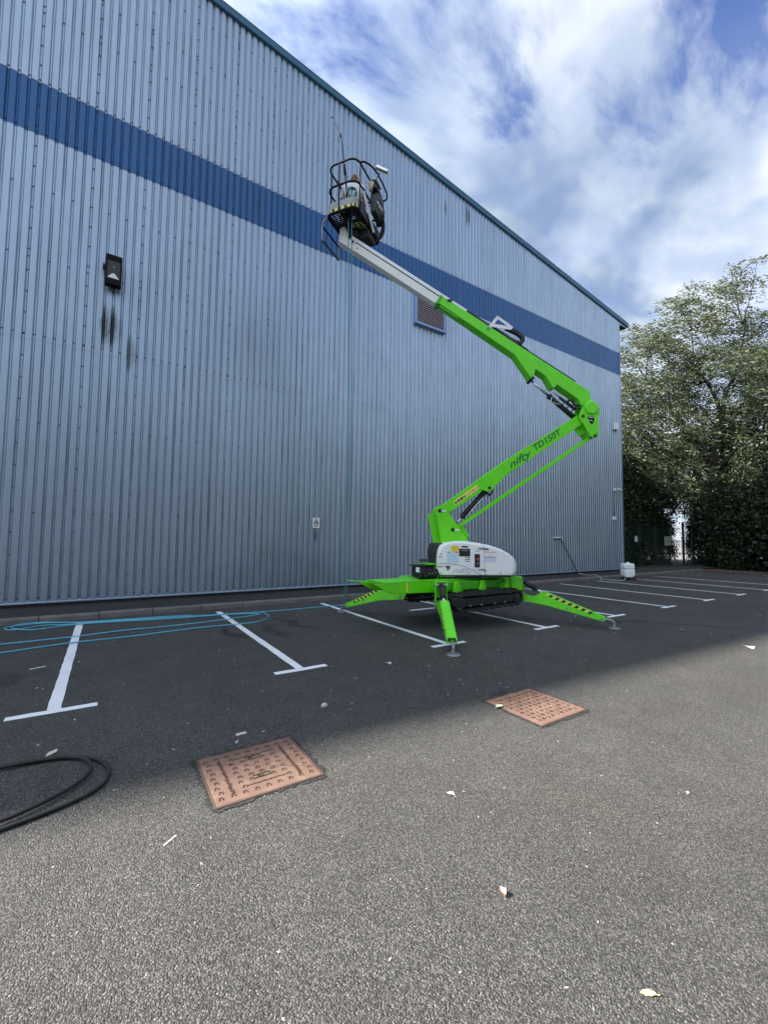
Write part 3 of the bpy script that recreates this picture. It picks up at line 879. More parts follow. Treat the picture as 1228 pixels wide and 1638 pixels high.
# --- crawler tracks
def crawler(y0, y1):
    x0, x1, zb, zt = -0.92, 0.86, 0.335, 0.635
    cz = (zb + zt) / 2; r = (zt - zb) / 2
    path = []
    for i in range(9):
        a = math.pi / 2 + math.pi * i / 8; path.append((x0 + r + r * math.cos(a), cz + r * math.sin(a)))
    for i in range(9):
        a = -math.pi / 2 + math.pi * i / 8; path.append((x1 - r * 0.9 + r * 0.9 * math.cos(a), cz + 0.015 + r * 0.95 * math.sin(a)))
    def inset(k):
        return [((p[0] - (x0 + x1) / 2) * (1 - k / ((x1 - x0) / 2)) + (x0 + x1) / 2, (p[1] - cz) * (1 - k / r) + cz) for p in path]
    outer, inner = path, inset(0.035)
    n = len(path); vs = []
    for y in (y0, y1):
        vs += [(x, y, z) for x, z in outer]; vs += [(x, y, z) for x, z in inner]
    fs = []
    for i in range(n):
        j = (i + 1) % n
        fs += [(i, j, 2 * n + j, 2 * n + i), (n + j, n + i, 3 * n + i, 3 * n + j), (j, i, n + i, n + j), (2 * n + i, 2 * n + j, 3 * n + j, 3 * n + i)]
    mb = MB(); mb._add(vs, fs)
    belt = mb.build('crawler_track', M['rubber'], lift)
    # lugs round the belt
    mb = MB()
    per = [0]
    for i in range(n):
        a, b = outer[i], outer[(i + 1) % n]; per.append(per[-1] + math.hypot(b[0] - a[0], b[1] - a[1]))
    for k in range(46):
        s = per[-1] * k / 46
        i = max(j for j in range(n) if per[j] <= s)
        a, b = outer[i], outer[(i + 1) % n]; t = (s - per[i]) / max(1e-6, per[i + 1] - per[i])
        x = a[0] + (b[0] - a[0]) * t; z = a[1] + (b[1] - a[1]) * t; th = math.atan2(b[1] - a[1], b[0] - a[0])
        Mx = Matrix.Rotation(-th, 3, 'Y')
        off = y0 + (y1 - y0) * (0.30 if k % 2 else 0.70)
        mb.box((x + math.sin(th) * 0.008, off, z - math.cos(th) * 0.008), (0.034, (y1 - y0) * 0.62, 0.03), Mx)
    tag(mb.build('tread_lugs', M['rubber'], belt, bevel=0), kind='stuff')
    mb = MB(); mb.prism(inset(0.075), y0 + 0.03, y1 - 0.03); mb.build('track_frame', M['black'], belt, bevel=0.01)
    yf = y0 - 0.004 if y0 < 0 else y0 - 0.004
    for x in (-0.55, -0.27, 0.08, 0.36):
        mb = MB(); mb.lathe([(0.022, 0), (0.018, 0.02)], (x, y0 + 0.028, 0.425), 10, (0, -1, 0)); mb.build('roller_bolt', M['zinc'], belt)
    for x in (x0 + 0.15, x1 - 0.15):
        mb = MB(); mb.lathe([(0.10, 0), (0.10, 0.012), (0.05, 0.02), (0.05, 0.03)], (x, y0 + 0.034, cz), 18, (0, -1, 0)); mb.build('wheel', M['black_plastic'], belt)
    mb = MB(); mb.box((-0.83, y0 + 0.02, 0.395), (0.10, 0.03, 0.012)); mb.build('scuffed_edge', M['zinc'], belt)
crawler(-0.83, -0.58); crawler(0.55, 0.80)
# --- outriggers
def outrigger(root, foot, stripe_side, label=None):
    """root and foot in world metres; leg lies in the upright plane through both"""
    rx, ry = root; fx_, fy_ = foot
    d = Vector((fx_ - rx, fy_ - ry, 0)); Lh = d.length; d.normalize()
    ang = math.atan2(d.y, d.x)
    # local frame: x outward, z up
    mb = MB()
    Le = Lh - 0.16
    leg = [(0.0, 0.40), (0.02, 0.53), (0.16, 0.50), (0.28, 0.485), (0.36, 0.52), (0.44, 0.585), (0.50, 0.60), (Le, 0.205), (Le + 0.02, 0.17), (Le, 0.12), (0.55, 0.335)]
    mb.prism(leg, -0.075, -0.06); mb.prism(leg, 0.06, 0.075)
    # top and bottom plates
    mb.bar((0.50, 0, 0.592), (Le, 0, 0.198), 0.118, 0.012); mb.bar((0.02, 0, 0.405), (0.55, 0, 0.342), 0.118, 0.012); mb.bar((0.55, 0, 0.342), (Le, 0, 0.127), 0.118, 0.012)
    o = mb.build('outrigger', M['green'], lift, bevel=0.004)
    o.location = L(rx, ry, 0); o.rotation_euler = (0, 0, ang)
    if label: o['label'] = label
    # chassis-side bracket
    mb = MB()
    br = [(-0.16, 0.86), (0.03, 0.87), (0.10, 0.80), (0.07, 0.43), (-0.04, 0.39), (-0.10, 0.50)]
    mb.prism(br, -0.105, -0.09); mb.prism(br, 0.09, 0.105)
    mb.box((-0.02, 0, 0.855), (0.12, 0.18, 0.012)); mb.box((-0.12, 0, 0.70), (0.012, 0.18, 0.28)); mb.bar((-0.62, 0, 0.76), (-0.12, 0, 0.74), 0.16, 0.16)
    mb.build('bracket', M['green'], o, bevel=0.004)
    mb = MB(); mb.lathe([(0.032, -0.12), (0.032, 0.12)], (0.02, 0, 0.455), 12, (0, 1, 0)); mb.build('pivot_pin', M['zinc'], o)
    mb = MB(); mb.lathe([(0.026, -0.12), (0.026, 0.12)], (0.05, 0, 0.80), 12, (0, 1, 0)); mb.build('pivot_pin', M['zinc'], o)
    mb = MB(); mb.tube([(0.05, 0, 0.80), (0.34, 0, 0.63)], 0.048, 14); mb.lathe([(0.055, -0.02), (0.055, 0.02)], (0.335, 0, 0.633), 14, (0.29, 0, -0.17)); mb.build('lift_cylinder', M['black'], o)
    mb = MB(); mb.tube([(0.34, 0, 0.63), (0.44, 0, 0.575)], 0.026, 10); mb.lathe([(0.04, -0.03), (0.04, 0.03)], (0.45, 0, 0.565), 12, (0, 1, 0)); mb.build('cylinder_rod', M['steel'], o)
    # hazard tape along the upper edge of one cheek, one block at a time
    t0 = Vector((0.52, 0, 0.568)); t1 = Vector((Le - 0.22, 0, 0.272)); dd = (t1 - t0).normalized(); up = Vector((-dd.z, 0, dd.x))
    nb = 14
    for s in (-1, 1):
        for k in range(nb):
            a = t0 + (t1 - t0) * (k / nb); b = t0 + (t1 - t0) * ((k + 1) / nb)
            sl_ = dd * 0.035
            y = s * 0.0765
            mb = MB()
            q = [a + sl_ + up * 0.016, b + sl_ + up * 0.016, b - up * 0.036, a - up * 0.036]
            q = [(v.x, v.z) for v in q]
            mb.prism(q, y - 0.001, y + 0.001)
            mb.build('hazard_block', M['hazard_yellow'] if k % 2 == 0 else M['ink'], o)
    for bx_, by_, bz_ in ((Le - 0.04, -1, 0.165), (Le - 0.04, 1, 0.165), (0.9, -1, 0.31), (0.9, 1, 0.31)):
        mb = MB(); mb.lathe([(0.022, 0), (0.022, 0.012)], (bx_, by_ * 0.076, bz_), 10, (0, by_, 0)); mb.build('bolt', M['zinc'], o)
    mb = MB(); mb.tube(smooth_path([(Le - 0.02, 0, 0.165), (Le + 0.10, 0, 0.15), (Lh, 0, 0.11), (Lh, 0, 0.05)], 4), 0.022, 10)
    mb.lathe([(0.036, 0.035), (0.03, 0.075)], (Lh, 0, 0), 12); mb.build('foot_stem', M['zinc'], o)
    mb = MB(); mb.lathe([(0.10, 0.004), (0.105, 0.010), (0.09, 0.022), (0.045, 0.032)], (Lh, 0, 0), 24); mb.build('foot_pad', M['zinc'], o)
outrigger((5.02, 6.92), (4.33, 8.25), 1, 'outrigger reaching back towards the kerb')
outrigger((4.98, 5.74), (4.10, 4.46), 1, 'outrigger reaching towards the camera')
outrigger((7.06, 5.74), (7.87, 4.25), 1, 'outrigger reaching right across the bay lines')
outrigger((7.06, 6.92), (7.95, 8.2), 1)
# --- valve chest with hoses and levers
mb = MB(); mb.box((-0.92, 0.08, 0.985), (0.36, 0.26, 0.22)); vb = mb.build('valve_chest', M['black'], lift, bevel=0.02)
mb = MB(); mb.box((-0.72, 0.10, 1.0), (0.05, 0.40, 0.28)); mb.box((-0.78, 0.08, 1.125), (0.28, 0.36, 0.012)); mb.build('chest_guard', M['green'], vb, bevel=0.006)
mb = MB(); mb.box((-0.94, 0.08, 1.108), (0.44, 0.30, 0.02)); mb.build('chest_lid', M['black_plastic'], vb, bevel=0.008)
rr = random.Random(11)
for k in range(14):
    x = -1.12 + 0.03 * k; mb = MB()
    mb.tube(smooth_path([(x, -0.05, 1.04), (x - 0.02, -0.10 - rr.uniform(0, 0.05), 1.02), (x - 0.06 + rr.uniform(-.05, .05), -0.15 - rr.uniform(0, .05), 0.95 + rr.uniform(-.04, .05)), (x - 0.03, -0.10, 0.875), (x + 0.12, -0.05, 0.868)], 5), 0.013, 6)
    mb.build('hydraulic_hose', M['rubber'], vb)
for k in range(4):
    mb = MB(); mb.tube([(-0.98 + 0.05 * k, 0.08, 1.118), (-1.01 + 0.05 * k, 0.06, 1.19)], 0.006, 6); mb.lathe([(0.012, 0), (0.016, 0.03), (0.01, 0.05)], (-1.01 + 0.05 * k, 0.06, 1.18), 8, (-0.3, -0.2, 1)); mb.build('lever', M['black_plastic'], vb)
mb = MB(); mb.box((-1.125, -0.02, 1.03), (0.02, 0.10, 0.09)); mb.build('chest_label', M['label_white'], vb)
for k in range(3):
    mb = MB(); mb.tube(smooth_path([(-1.02 + 0.1 * k, -0.02, 0.87), (-1.05 + .1 * k, -0.12, 0.93), (-0.95 + .1 * k, -0.16, 0.97), (-0.88 + .1 * k, -0.1, 0.9)], 5), 0.008, 6); mb.build('pipe_elbow', M['steel'], vb)

# --- superstructure hood (boom frame: x along the boom, y away from the camera)
H5 = [(-0.545, 0.922), (-0.585, 1.02), (-0.598, 1.145), (-0.590, 1.30), (-0.577, 1.406), (-0.533, 1.494), (-0.401, 1.546), (-0.209, 1.577), (-0.031, 1.575), (0.192, 1.548), (0.43, 1.505), (0.638, 1.435), (0.787, 1.352), (0.887, 1.262), (0.926, 1.158), (0.93, 1.03), (0.915, 0.955), (0.86, 0.925)]
cz_h, cs_h = 1.2, 0.15
layers = []
for t, ins, nose in ((-0.535, 0.060, 0.0), (-0.525, 0.030, 0.0), (-0.505, 0.010, 0.01), (-0.46, 0.0, 0.03), (-0.30, 0.0, 0.10), (0.0, 0.0, 0.15), (0.30, 0.0, 0.10), (0.46, 0.0, 0.03), (0.505, 0.010, 0.01), (0.525, 0.030, 0.0), (0.535, 0.060, 0.0)):
    ring = []
    for s, z in H5:
        dx, dz = s - cs_h, z - cz_h
        l = math.hypot(dx, dz)
        s2 = s - dx / l * ins; z2 = max(z - dz / l * ins, 0.915)
        if s > 0.5:
            s2 += nose * (s - 0.5) / 0.43
        ring.append((s2, t, z2))
    layers.append(ring)
mb = MB(); n = len(H5)
vs = [v for r_ in layers for v in r_]
fs = [tuple(range(n - 1, -1, -1)), tuple((len(layers) - 1) * n + i for i in range(n))]
mb._add(vs, fs, False); b0 = 0
mb.f += [(i * n + k, i * n + (k + 1) % n, (i + 1) * n + (k + 1) % n, (i + 1) * n + k) for i in range(len(layers) - 1) for k in range(n)]
mb.s += [True] * ((len(layers) - 1) * n); mb.m += [0] * ((len(layers) - 1) * n)
me = mb.mesh('hood', M['white'])
import bmesh
bmx = bmesh.new(); bmx.from_mesh(me); bmesh.ops.recalc_face_normals(bmx, faces=bmx.faces); bmx.to_mesh(me); bmx.free()
hood = bpy.data.objects.new('hood', me); link(hood, lift); hood.rotation_euler = (0, 0, -BA)
mb = MB(); mb.box((0.17, 0, 0.907), (1.36, 1.0, 0.025)); mb.build('hood_base_seal', M['black'], hood)
sm = lambda x: -0.598 + 0.001482 * (x - 65)
zm = lambda y: 0.922 - 0.001456 * (y - 575)
def decal(name, xa, ya, xb, yb, mat, lay=1, th=0.0016, bev=0):
    mb = MB(); s0, s1, z0_, z1_ = sm(xa), sm(xb), zm(yb), zm(ya)
    y = -0.5355 - 0.0022 * lay
    mb.box(((s0 + s1) / 2, y, (z0_ + z1_) / 2), (s1 - s0, th, z1_ - z0_)); return mb.build(name, mat, hood, bevel=bev)
decal('warning_label', 250, 190, 345, 268, M['yellow'])
decal('display_panel', 352, 225, 495, 325, M['ink'], 1, 0.004, 0.001)
decal('panel_legend', 385, 190, 470, 210, M['ink'])
decal('instruction_label', 197, 278, 340, 410, M['label_blue'])
decal('instruction_header', 200, 268, 240, 277, M['ink']); decal('instruction_header', 300, 268, 340, 277, M['ink'])
for i in range(3): decal('printed_line', 430, 338 + 23 * i, 497, 346 + 23 * i, M['ink'])
for i in range(4): decal('display_print', 385 + 22 * i, 245, 395 + 22 * i, 252, M['label_white'], 3)
decal('small_label', 440, 405, 497, 435, M['label_white'])
decal('emergency_panel', 553, 293, 622, 468, M['ink'], 1, 0.006, 0.002)
decal('panel_legend', 560, 252, 612, 258, M['grey_line'])
mb = MB(); mb.lathe([(0.024, 0), (0.026, 0.012), (0.018, 0.02)], (sm(590), -0.542, zm(360)), 14, (0, -1, 0)); mb.build('stop_button', M['red'], hood)
mb = MB(); mb.box((sm(595), -0.545, zm(415)), (0.03, 0.006, 0.04)); mb.build('key_switch', M['zinc'], hood)
decal('load_chart', 685, 258, 835, 330, M['label_white']); decal('load_chart_band', 685, 262, 835, 268, M['red'], 2); decal('load_chart_band', 685, 327, 835, 334, M['red'], 2)
decal('load_chart', 685, 335, 835, 392, M['label_blue'])
for i in range(2): decal('load_chart_rule', 745 + 30 * i, 270, 748 + 30 * i, 326, M['red'], 2)
decal('orange_label', 82, 455, 146, 468, M['red']); decal('small_label', 80, 472, 150, 540, M['label_white'])
decal('small_label', 82, 342, 132, 410, M['label_white']); decal('printed_line', 95, 292, 128, 300, M['ink']); decal('printed_line', 85, 330, 132, 338, M['ink'])
mb = MB(); mb.box((sm(205), -0.538, zm(460)), (0.088, 0.006, 0.026)); mb.box((sm(205), -0.538, zm(487)), (0.03, 0.006, 0.06)); mb.box((sm(228), -0.538, zm(480)), (0.016, 0.006, 0.03)); mb.build('tee_handle', M['ink'], hood)
def line3(name, pts, w, mat, lay=0.6):
    P = smooth_path([(sm(x), 0, zm(y)) for x, y in pts], 8)
    mb = MB(); y = -0.5355 - 0.0022 * lay
    for a, b in zip(P[:-1], P[1:]):
        mb.bar((a.x, y, a.z), (b.x, y, b.z), w, 0.0016, (0, 1, 0))
    return mb.build(name, mat, hood)
line3('styling_line', [(68, 425), (160, 424), (250, 426), (340, 436), (430, 458), (520, 496), (590, 535), (655, 572)], 0.010, M['grey_line'])
line3('door_seam', [(668, 175), (678, 260), (681, 380), (684, 480)], 0.005, M['grey_line'])
line3('door_seam', [(690, 490), (693, 570)], 0.008, M['ink'])
for ya in (222, 497):
    mb = MB(); mb.bar((sm(600), -0.542, zm(ya)), (sm(672), -0.548, zm(ya - 6)), 0.02, 0.024); mb.build('door_latch', M['zinc'], hood, bevel=0.006)
    mb = MB(); mb.bar((sm(672), -0.545, zm(ya - 2)), (sm(735) if ya < 300 else sm(700), -0.545, zm(ya + 8)), 0.02, 0.022); mb.build('door_latch', M['ink'], hood, bevel=0.006)
mb = MB(); mb.lathe([(0.016, 0), (0.012, 0.006)], (sm(890), -0.536, zm(535)), 10, (0, -1, 0)); mb.build('hood_screw', M['grey_line'], hood)
text_obj('hood_lettering', 'nifty', 0.13, M['hood_relief'], frame((sm(255), -0.537, zm(535)), (1, 0, 0.03), (0, 0, 1)), hood, ext=0.004, shear=0.45, bold=0.004, sx=1.9)
mb = MB()
for k in range(4):
    mb.bar((0.985 + 0.012 * k, -0.27 + 0.07 * k, 1.165), (1.005 + 0.01 * k, -0.245 + 0.07 * k, 1.225), 0.03, 0.012, (0, 1, 0))
tag(mb.build('nose_lettering', M['label_white'], hood), kind='stuff')
mb = MB()
for k in range(9): mb.box((sm(110 + 22 * k), -0.50, zm(590)), (0.018, 0.02, 0.02))
tag(mb.build('bolt_row', M['zinc'], hood), kind='stuff')
# rear battery cowl
mb = MB(); mb.prism([(-0.625, 1.10), (-0.55, 1.03), (-0.45, 1.03), (-0.45, 1.52), (-0.54, 1.545), (-0.60, 1.50), (-0.635, 1.36)], -0.46, 0.40); mb.build('rear_cowl', M['black_plastic'], hood, bevel=0.03, seg=3)

# --- tower
tw = [(-0.565, 2.19), (-0.53, 2.265), (-0.45, 2.295), (-0.36, 2.25), (-0.299, 2.15), (-0.10, 1.863), (0.09, 1.60), (0.16, 1.50), (-0.43, 1.45)]
mb = MB(); mb.prism(tw, -0.17, -0.145); mb.prism(tw, 0.145, 0.17)
mb.bar((-0.55, 0, 2.14), (-0.42, 0, 1.5), 0.288, 0.02, (0, 1, 0)); mb.bar((0.06, 0, 1.60), (-0.11, 0, 1.84), 0.286, 0.02, (0, 1, 0))
mb.prism([(-0.1, 1.575), (0.5, 1.50), (0.55, 1.46), (-0.1, 1.46)], -0.14, 0.14)
tower = mb.build('tower', M['green'], lift, bevel=0.006); tower.rotation_euler = (0, 0, -BA)
for (s, z) in ((-0.48, 2.175), (-0.215, 1.80)):
    mb = MB(); mb.lathe([(0.036, -0.19), (0.036, 0.19)], (s, 0, z), 14, (0, 1, 0)); mb.build('pivot_pin', M['ink'], tower)
    mb = MB(); mb.box((s + 0.085, -0.174, z - 0.004), (0.10, 0.008, 0.028)); mb.build('pin_keeper', M['label_white'], tower, bevel=0.002)
# --- lower boom
lb = [(-0.52, 2.19), (-0.47, 2.25), (-0.369, 2.326), (-0.331, 2.352), (0.714, 3.11), (0.903, 3.244), (2.17, 4.055), (2.40, 4.205), (2.50, 4.22), (2.56, 4.10), (2.513, 4.024), (0.872, 2.905), (0.37, 2.575), (-0.273, 2.135), (-0.42, 2.10)]
mb = MB(); mb.prism(lb, -0.10, 0.10); lower = mb.build('lower_boom', M['green'], lift, bevel=0.008); lower.rotation_euler = (0, 0, -BA)
gp = [(0.34, 2.64), (0.70, 3.085), (0.90, 3.215), (1.02, 3.03), (0.872, 2.90), (0.66, 2.69), (0.60, 2.60), (0.50, 2.58)]
for y in (-0.112, 0.112):
    mb = MB(); mb.prism(gp, y - 0.009, y + 0.009); mb.build('gusset', M['green'], lower, bevel=0.004)
ud = Vector((2.17 - 0.903, 0, 4.055 - 3.244)).normalized(); up = Vector((-ud.z, 0, ud.x))
def on_boom(s0, h, base=Vector((0.903, 0, 3.244))):
    return base + ud * s0 + up * h
o_ = on_boom(0.60, -0.155); text_obj('boom_lettering', 'TD150T', 0.175, M['letter_green'], frame((o_.x, -0.102, o_.z), ud, up), lower, ext=0.001, shear=0.25, bold=0.003, sx=1.12)
o_ = on_boom(-0.03, -0.20); text_obj('boom_lettering', 'nifty', 0.20, M['letter_green'], frame((o_.x, -0.102, o_.z), ud, up), lower, ext=0.001, shear=0.45, bold=0.002, sx=1.45)
u2 = Vector((1.045, 0, 0.758)).normalized(); p2 = Vector((-u2.z, 0, u2.x))
c2 = Vector((-0.17, 0, 2.33)); 
mb = MB(); a = c2; b = c2 + u2 * 0.60
mb.bar((a.x, -0.1015, a.z), (b.x, -0.1015, b.z), 0.084, 0.002, (0, 1, 0)); stk = mb.build('hire_sticker', M['sticker_yellow'], lower)
for k, ch in enumerate('BURMEN'):
    q = c2 + u2 * (0.015 + 0.042 * k) - p2 * 0.024
    text_obj('sticker_letter', ch, 0.062, M['ink'], frame((q.x, -0.1042, q.z), u2, p2), stk, ext=0.0006, bold=0.004)
q = c2 + u2 * 0.285 - p2 * 0.02
text_obj('sticker_letter', 'PLANT HIRE LTD', 0.05, M['red'], frame((q.x, -0.1042, q.z), u2, p2), stk, ext=0.0006, bold=0.001, sx=0.83)
mb = MB(); mb.lathe([(0.03, -0.135), (0.03, 0.135)], (0.545, 0, 2.66), 12, (0, 1, 0)); mb.build('pivot_pin', M['ink'], lower)
# --- lower lift cylinder and tie rod
mb = MB(); mb.tube([(0.50, 0, 2.60), (0.02, 0, 2.07)], 0.056, 16); mb.lathe([(0.066, -0.03), (0.066, 0.03)], (0.035, 0, 2.087), 16, (0.5, 0, 0.53)); mb.lathe([(0.062, -0.02), (0.062, 0.02)], (0.45, 0, 2.545), 16, (0.5, 0, 0.53))
cy = mb.build('lower_lift_cylinder', M['black'], lift); cy.rotation_euler = (0, 0, -BA)
mb = MB(); mb.tube([(0.03, 0, 2.08), (-0.13, 0, 1.90)], 0.03, 12); mb.build('cylinder_rod', M['steel'], cy)
mb = MB(); mb.tube([(0.52, -0.07, 2.57), (0.06, -0.075, 2.05)], 0.012, 8); mb.build('feed_pipe', M['steel'], cy)
for k in range(3):
    mb = MB(); mb.tube(smooth_path([(0.50, -0.05 - 0.03 * k, 2.58), (0.55, -0.06 - .03 * k, 2.50 + .02 * k), (0.62, -0.04, 2.56), (0.60 + .03 * k, 0, 2.66)], 5), 0.011, 6); mb.build('hydraulic_hose', M['rubber'], cy)
mb = MB(); mb.bar((-0.09, 0, 1.85), (2.72, 0, 3.765), 0.07, 0.075); tie = mb.build('tie_rod', M['green'], lift, bevel=0.006); tie.rotation_euler = (0, 0, -BA)
# --- knuckle
kn = [(2.42, 4.16), (2.44, 4.26), (2.55, 4.47), (2.62, 4.515), (2.70, 4.52), (2.80, 4.48), (2.825, 4.40), (2.835, 3.80), (2.80, 3.745), (2.74, 3.725), (2.66, 3.76)]
mb = MB()
for y in (-0.15, 0.15):
    mb.prism(kn, y - 0.012, y + 0.012)
mb.bar((2.815, 0, 4.42), (2.822, 0, 4.25), 0.27, 0.012, (0, 1, 0)); mb.bar((2.60, 0, 3.86), (2.44, 0, 4.13), 0.27, 0.012, (0, 1, 0))
knk = mb.build('knuckle', M['green'], lift, bevel=0.004); knk.rotation_euler = (0, 0, -BA)
mb = MB(); mb.lathe([(0.135, 0), (0.135, 0.03), (0.12, 0.04)], (2.68, -0.162, 4.36), 32, (0, -1, 0)); mb.build('pivot_cover', M['green'], knk)
mb = MB(); mb.prism([(2.60, 4.17), (2.72, 4.19), (2.74, 4.10), (2.70, 4.02), (2.65, 4.04)], -0.168, -0.163); mb.build('access_hole', M['void'], knk)
mb = MB(); mb.tube([(2.63, -0.172, 4.15), (2.72, -0.174, 4.16)], 0.014, 8); mb.build('hose_fitting', M['steel'], knk)
mb = MB(); mb.tube([(2.64, -0.172, 4.10), (2.70, -0.174, 4.08)], 0.012, 8); mb.build('hose_fitting', M['steel'], knk)
for (s, z) in ((2.745, 3.775), (2.50, 4.18)):
    mb = MB(); mb.lathe([(0.03, -0.18), (0.03, 0.18)], (s, 0, z), 12, (0, 1, 0)); mb.build('pivot_pin', M['ink'], knk)
mb = MB(); mb.box((2.79, -0.168, 3.81), (0.03, 0.008, 0.06)); mb.build('pin_keeper', M['green_dark'], knk)
# --- upper boom
ub = [(-0.455, 6.665), (-0.545, 6.53), (-0.52, 6.505), (1.096, 5.455), (1.42, 4.985), (1.445, 4.945), (1.49, 4.955), (1.533, 5.165), (1.75, 5.025), (1.89, 4.79), (1.93, 4.775), (1.99, 4.85), (2.44, 4.545), (2.50, 4.40), (2.60, 4.30), (2.74, 4.33), (2.78, 4.42), (2.70, 4.56), (2.70, 4.70), (2.66, 4.745)]
mb = MB(); mb.prism(ub, -0.115, 0.115); upper = mb.build('upper_boom', M['green'], lift, bevel=0.008); upper.rotation_euler = (0, 0, -BA)
vd = Vector((2.66 + 0.455, 0, 4.745 - 6.665)).normalized(); vp = Vector((-vd.z, 0, vd.x))
def ob(l, h):
    q = Vector((-0.455, 0, 6.665)) + vd * l + vp * h
    return q
mb = MB(); a, b = ob(0.10, -0.215), ob(0.55, -0.215)
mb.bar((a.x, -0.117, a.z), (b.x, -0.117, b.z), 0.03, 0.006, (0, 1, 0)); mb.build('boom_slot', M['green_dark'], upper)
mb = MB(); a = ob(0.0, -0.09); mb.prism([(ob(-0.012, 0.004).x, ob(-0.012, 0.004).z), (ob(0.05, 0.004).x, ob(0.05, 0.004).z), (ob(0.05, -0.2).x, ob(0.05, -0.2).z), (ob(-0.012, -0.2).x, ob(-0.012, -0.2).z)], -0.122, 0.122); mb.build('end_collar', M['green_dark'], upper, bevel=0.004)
mb = MB(); a, b = ob(0.17, -0.03), ob(0.25, 0.03); mb.bar((a.x, -0.122, a.z), (b.x, -0.122, b.z), 0.05, 0.02, (0, 1, 0)); mb.build('cable_clip', M['black_plastic'], upper)
# tray and energy chain on top
mb = MB(); a, b = ob(0.62, 0.028), ob(2.15, 0.028); mb.bar((a.x, 0, a.z), (b.x, 0, b.z), 0.13, 0.05, (0, 1, 0)); mb.build('hose_tray', M['black'], upper)
mb = MB(); a, b = ob(2.1, 0.012), ob(3.35, 0.012); mb.bar((a.x, 0, a.z), (b.x, 0, b.z), 0.15, 0.02, (0, 1, 0)); mb.build('hose_tray', M['black'], upper)
ch = [ob(1.25, 0.06), ob(1.55, 0.07), ob(1.78, 0.07), ob(1.90, 0.10), ob(1.95, 0.17), ob(1.90, 0.25), ob(1.78, 0.275), ob(1.60, 0.25), ob(1.50, 0.235)]
P = smooth_path(ch, 5); acc = 0
for i in range(0, len(P) - 1):
    a, b = P[i], P[i + 1]; m_ = (b - a)
    if m_.length < 1e-4: continue
    mb = MB(); mb.bar(a + m_ * 0.06, b - m_ * 0.06, 0.10, 0.068, (0, 1, 0)) if False else mb.bar(a + m_ * 0.05, b - m_ * 0.05, 0.068, 0.10, (0, 1, 0))
    mb.build('chain_link', M['black_plastic'], upper)
# white bracket that carries the chain
w1 = [ob(1.17, -0.045), ob(1.24, -0.045), ob(1.27, 0.03), ob(1.52, 0.20), ob(1.60, 0.215), ob(1.60, 0.275), ob(1.22, 0.275), ob(1.20, 0.03)]
out_ = [(1.17, 0.02), (1.26, 0.02), (1.60, 0.20), (1.60, 0.275), (1.22, 0.285)]
mb = MB()
def strip(l0, h0, l1, h1, w):
    a, b = ob(l0, h0), ob(l1, h1); mb.bar((a.x, -0.11, a.z), (b.x, -0.11, b.z), w, 0.010, (0, 1, 0))
strip(1.195, -0.10, 1.215, 0.02, 0.07); strip(1.21, 0.0, 1.235, 0.27, 0.06); strip(1.205, 0.265, 1.62, 0.245, 0.055); strip(1.24, 0.06, 1.60, 0.225, 0.07)
br_ = mb.build('chain_bracket', M['alu'], upper, bevel=0.002)
# upper cylinders
mb = MB(); mb.tube([(1.854, 0, 4.642), (2.40, 0, 4.185)], 0.05, 14); mb.lathe([(0.058, -0.03), (0.058, 0.03)], (1.87, 0, 4.63), 14, (0.54, 0, -0.45))
c2y = mb.build('upper_lift_cylinder', M['black'], lift); c2y.rotation_euler = (0, 0, -BA)
mb = MB(); mb.tube([(1.47, 0, 4.965), (1.86, 0, 4.637)], 0.026, 10); mb.build('cylinder_rod', M['steel'], c2y)
mb = MB(); mb.lathe([(0.035, -0.135), (0.035, 0.135)], (1.465, 0, 4.965), 12, (0, 1, 0)); mb.build('pivot_pin', M['ink'], c2y)
mb = MB(); mb.tube(smooth_path([(1.90, -0.06, 4.60), (1.86, -0.09, 4.50), (1.95, -0.1, 4.45), (2.08, -0.07, 4.45)], 6), 0.009, 6); mb.build('feed_pipe', M['steel'], c2y)
for k in range(3):
    mb = MB(); mb.tube(smooth_path([(2.1 + .1 * k, -0.06, 4.43 - .08 * k), (2.20 + .07 * k, -0.11, 4.50 - .06 * k), (2.30 + .05 * k, -0.10, 4.40 - .02 * k), (2.50, -0.08, 4.36)], 5), 0.012, 6); mb.build('hydraulic_hose', M['rubber'], c2y)
mb = MB(); mb.tube([(2.106, 0.03, 4.627), (2.45, 0.03, 4.37)], 0.03, 12); c3 = mb.build('level_cylinder', M['black'], lift); c3.rotation_euler = (0, 0, -BA)
mb = MB(); mb.tube([(1.92, 0.03, 4.79), (2.12, 0.03, 4.617)], 0.015, 8); mb.build('cylinder_rod', M['steel'], c3)
mb = MB(); mb.tube(smooth_path([(2.25, -0.02, 4.55), (2.32, -0.06, 4.53), (2.40, -0.05, 4.44), (2.52, -0.1, 4.42), (2.58, -0.1, 4.30)], 6), 0.022, 8); mb.build('hydraulic_hose', M['rubber'], c3)
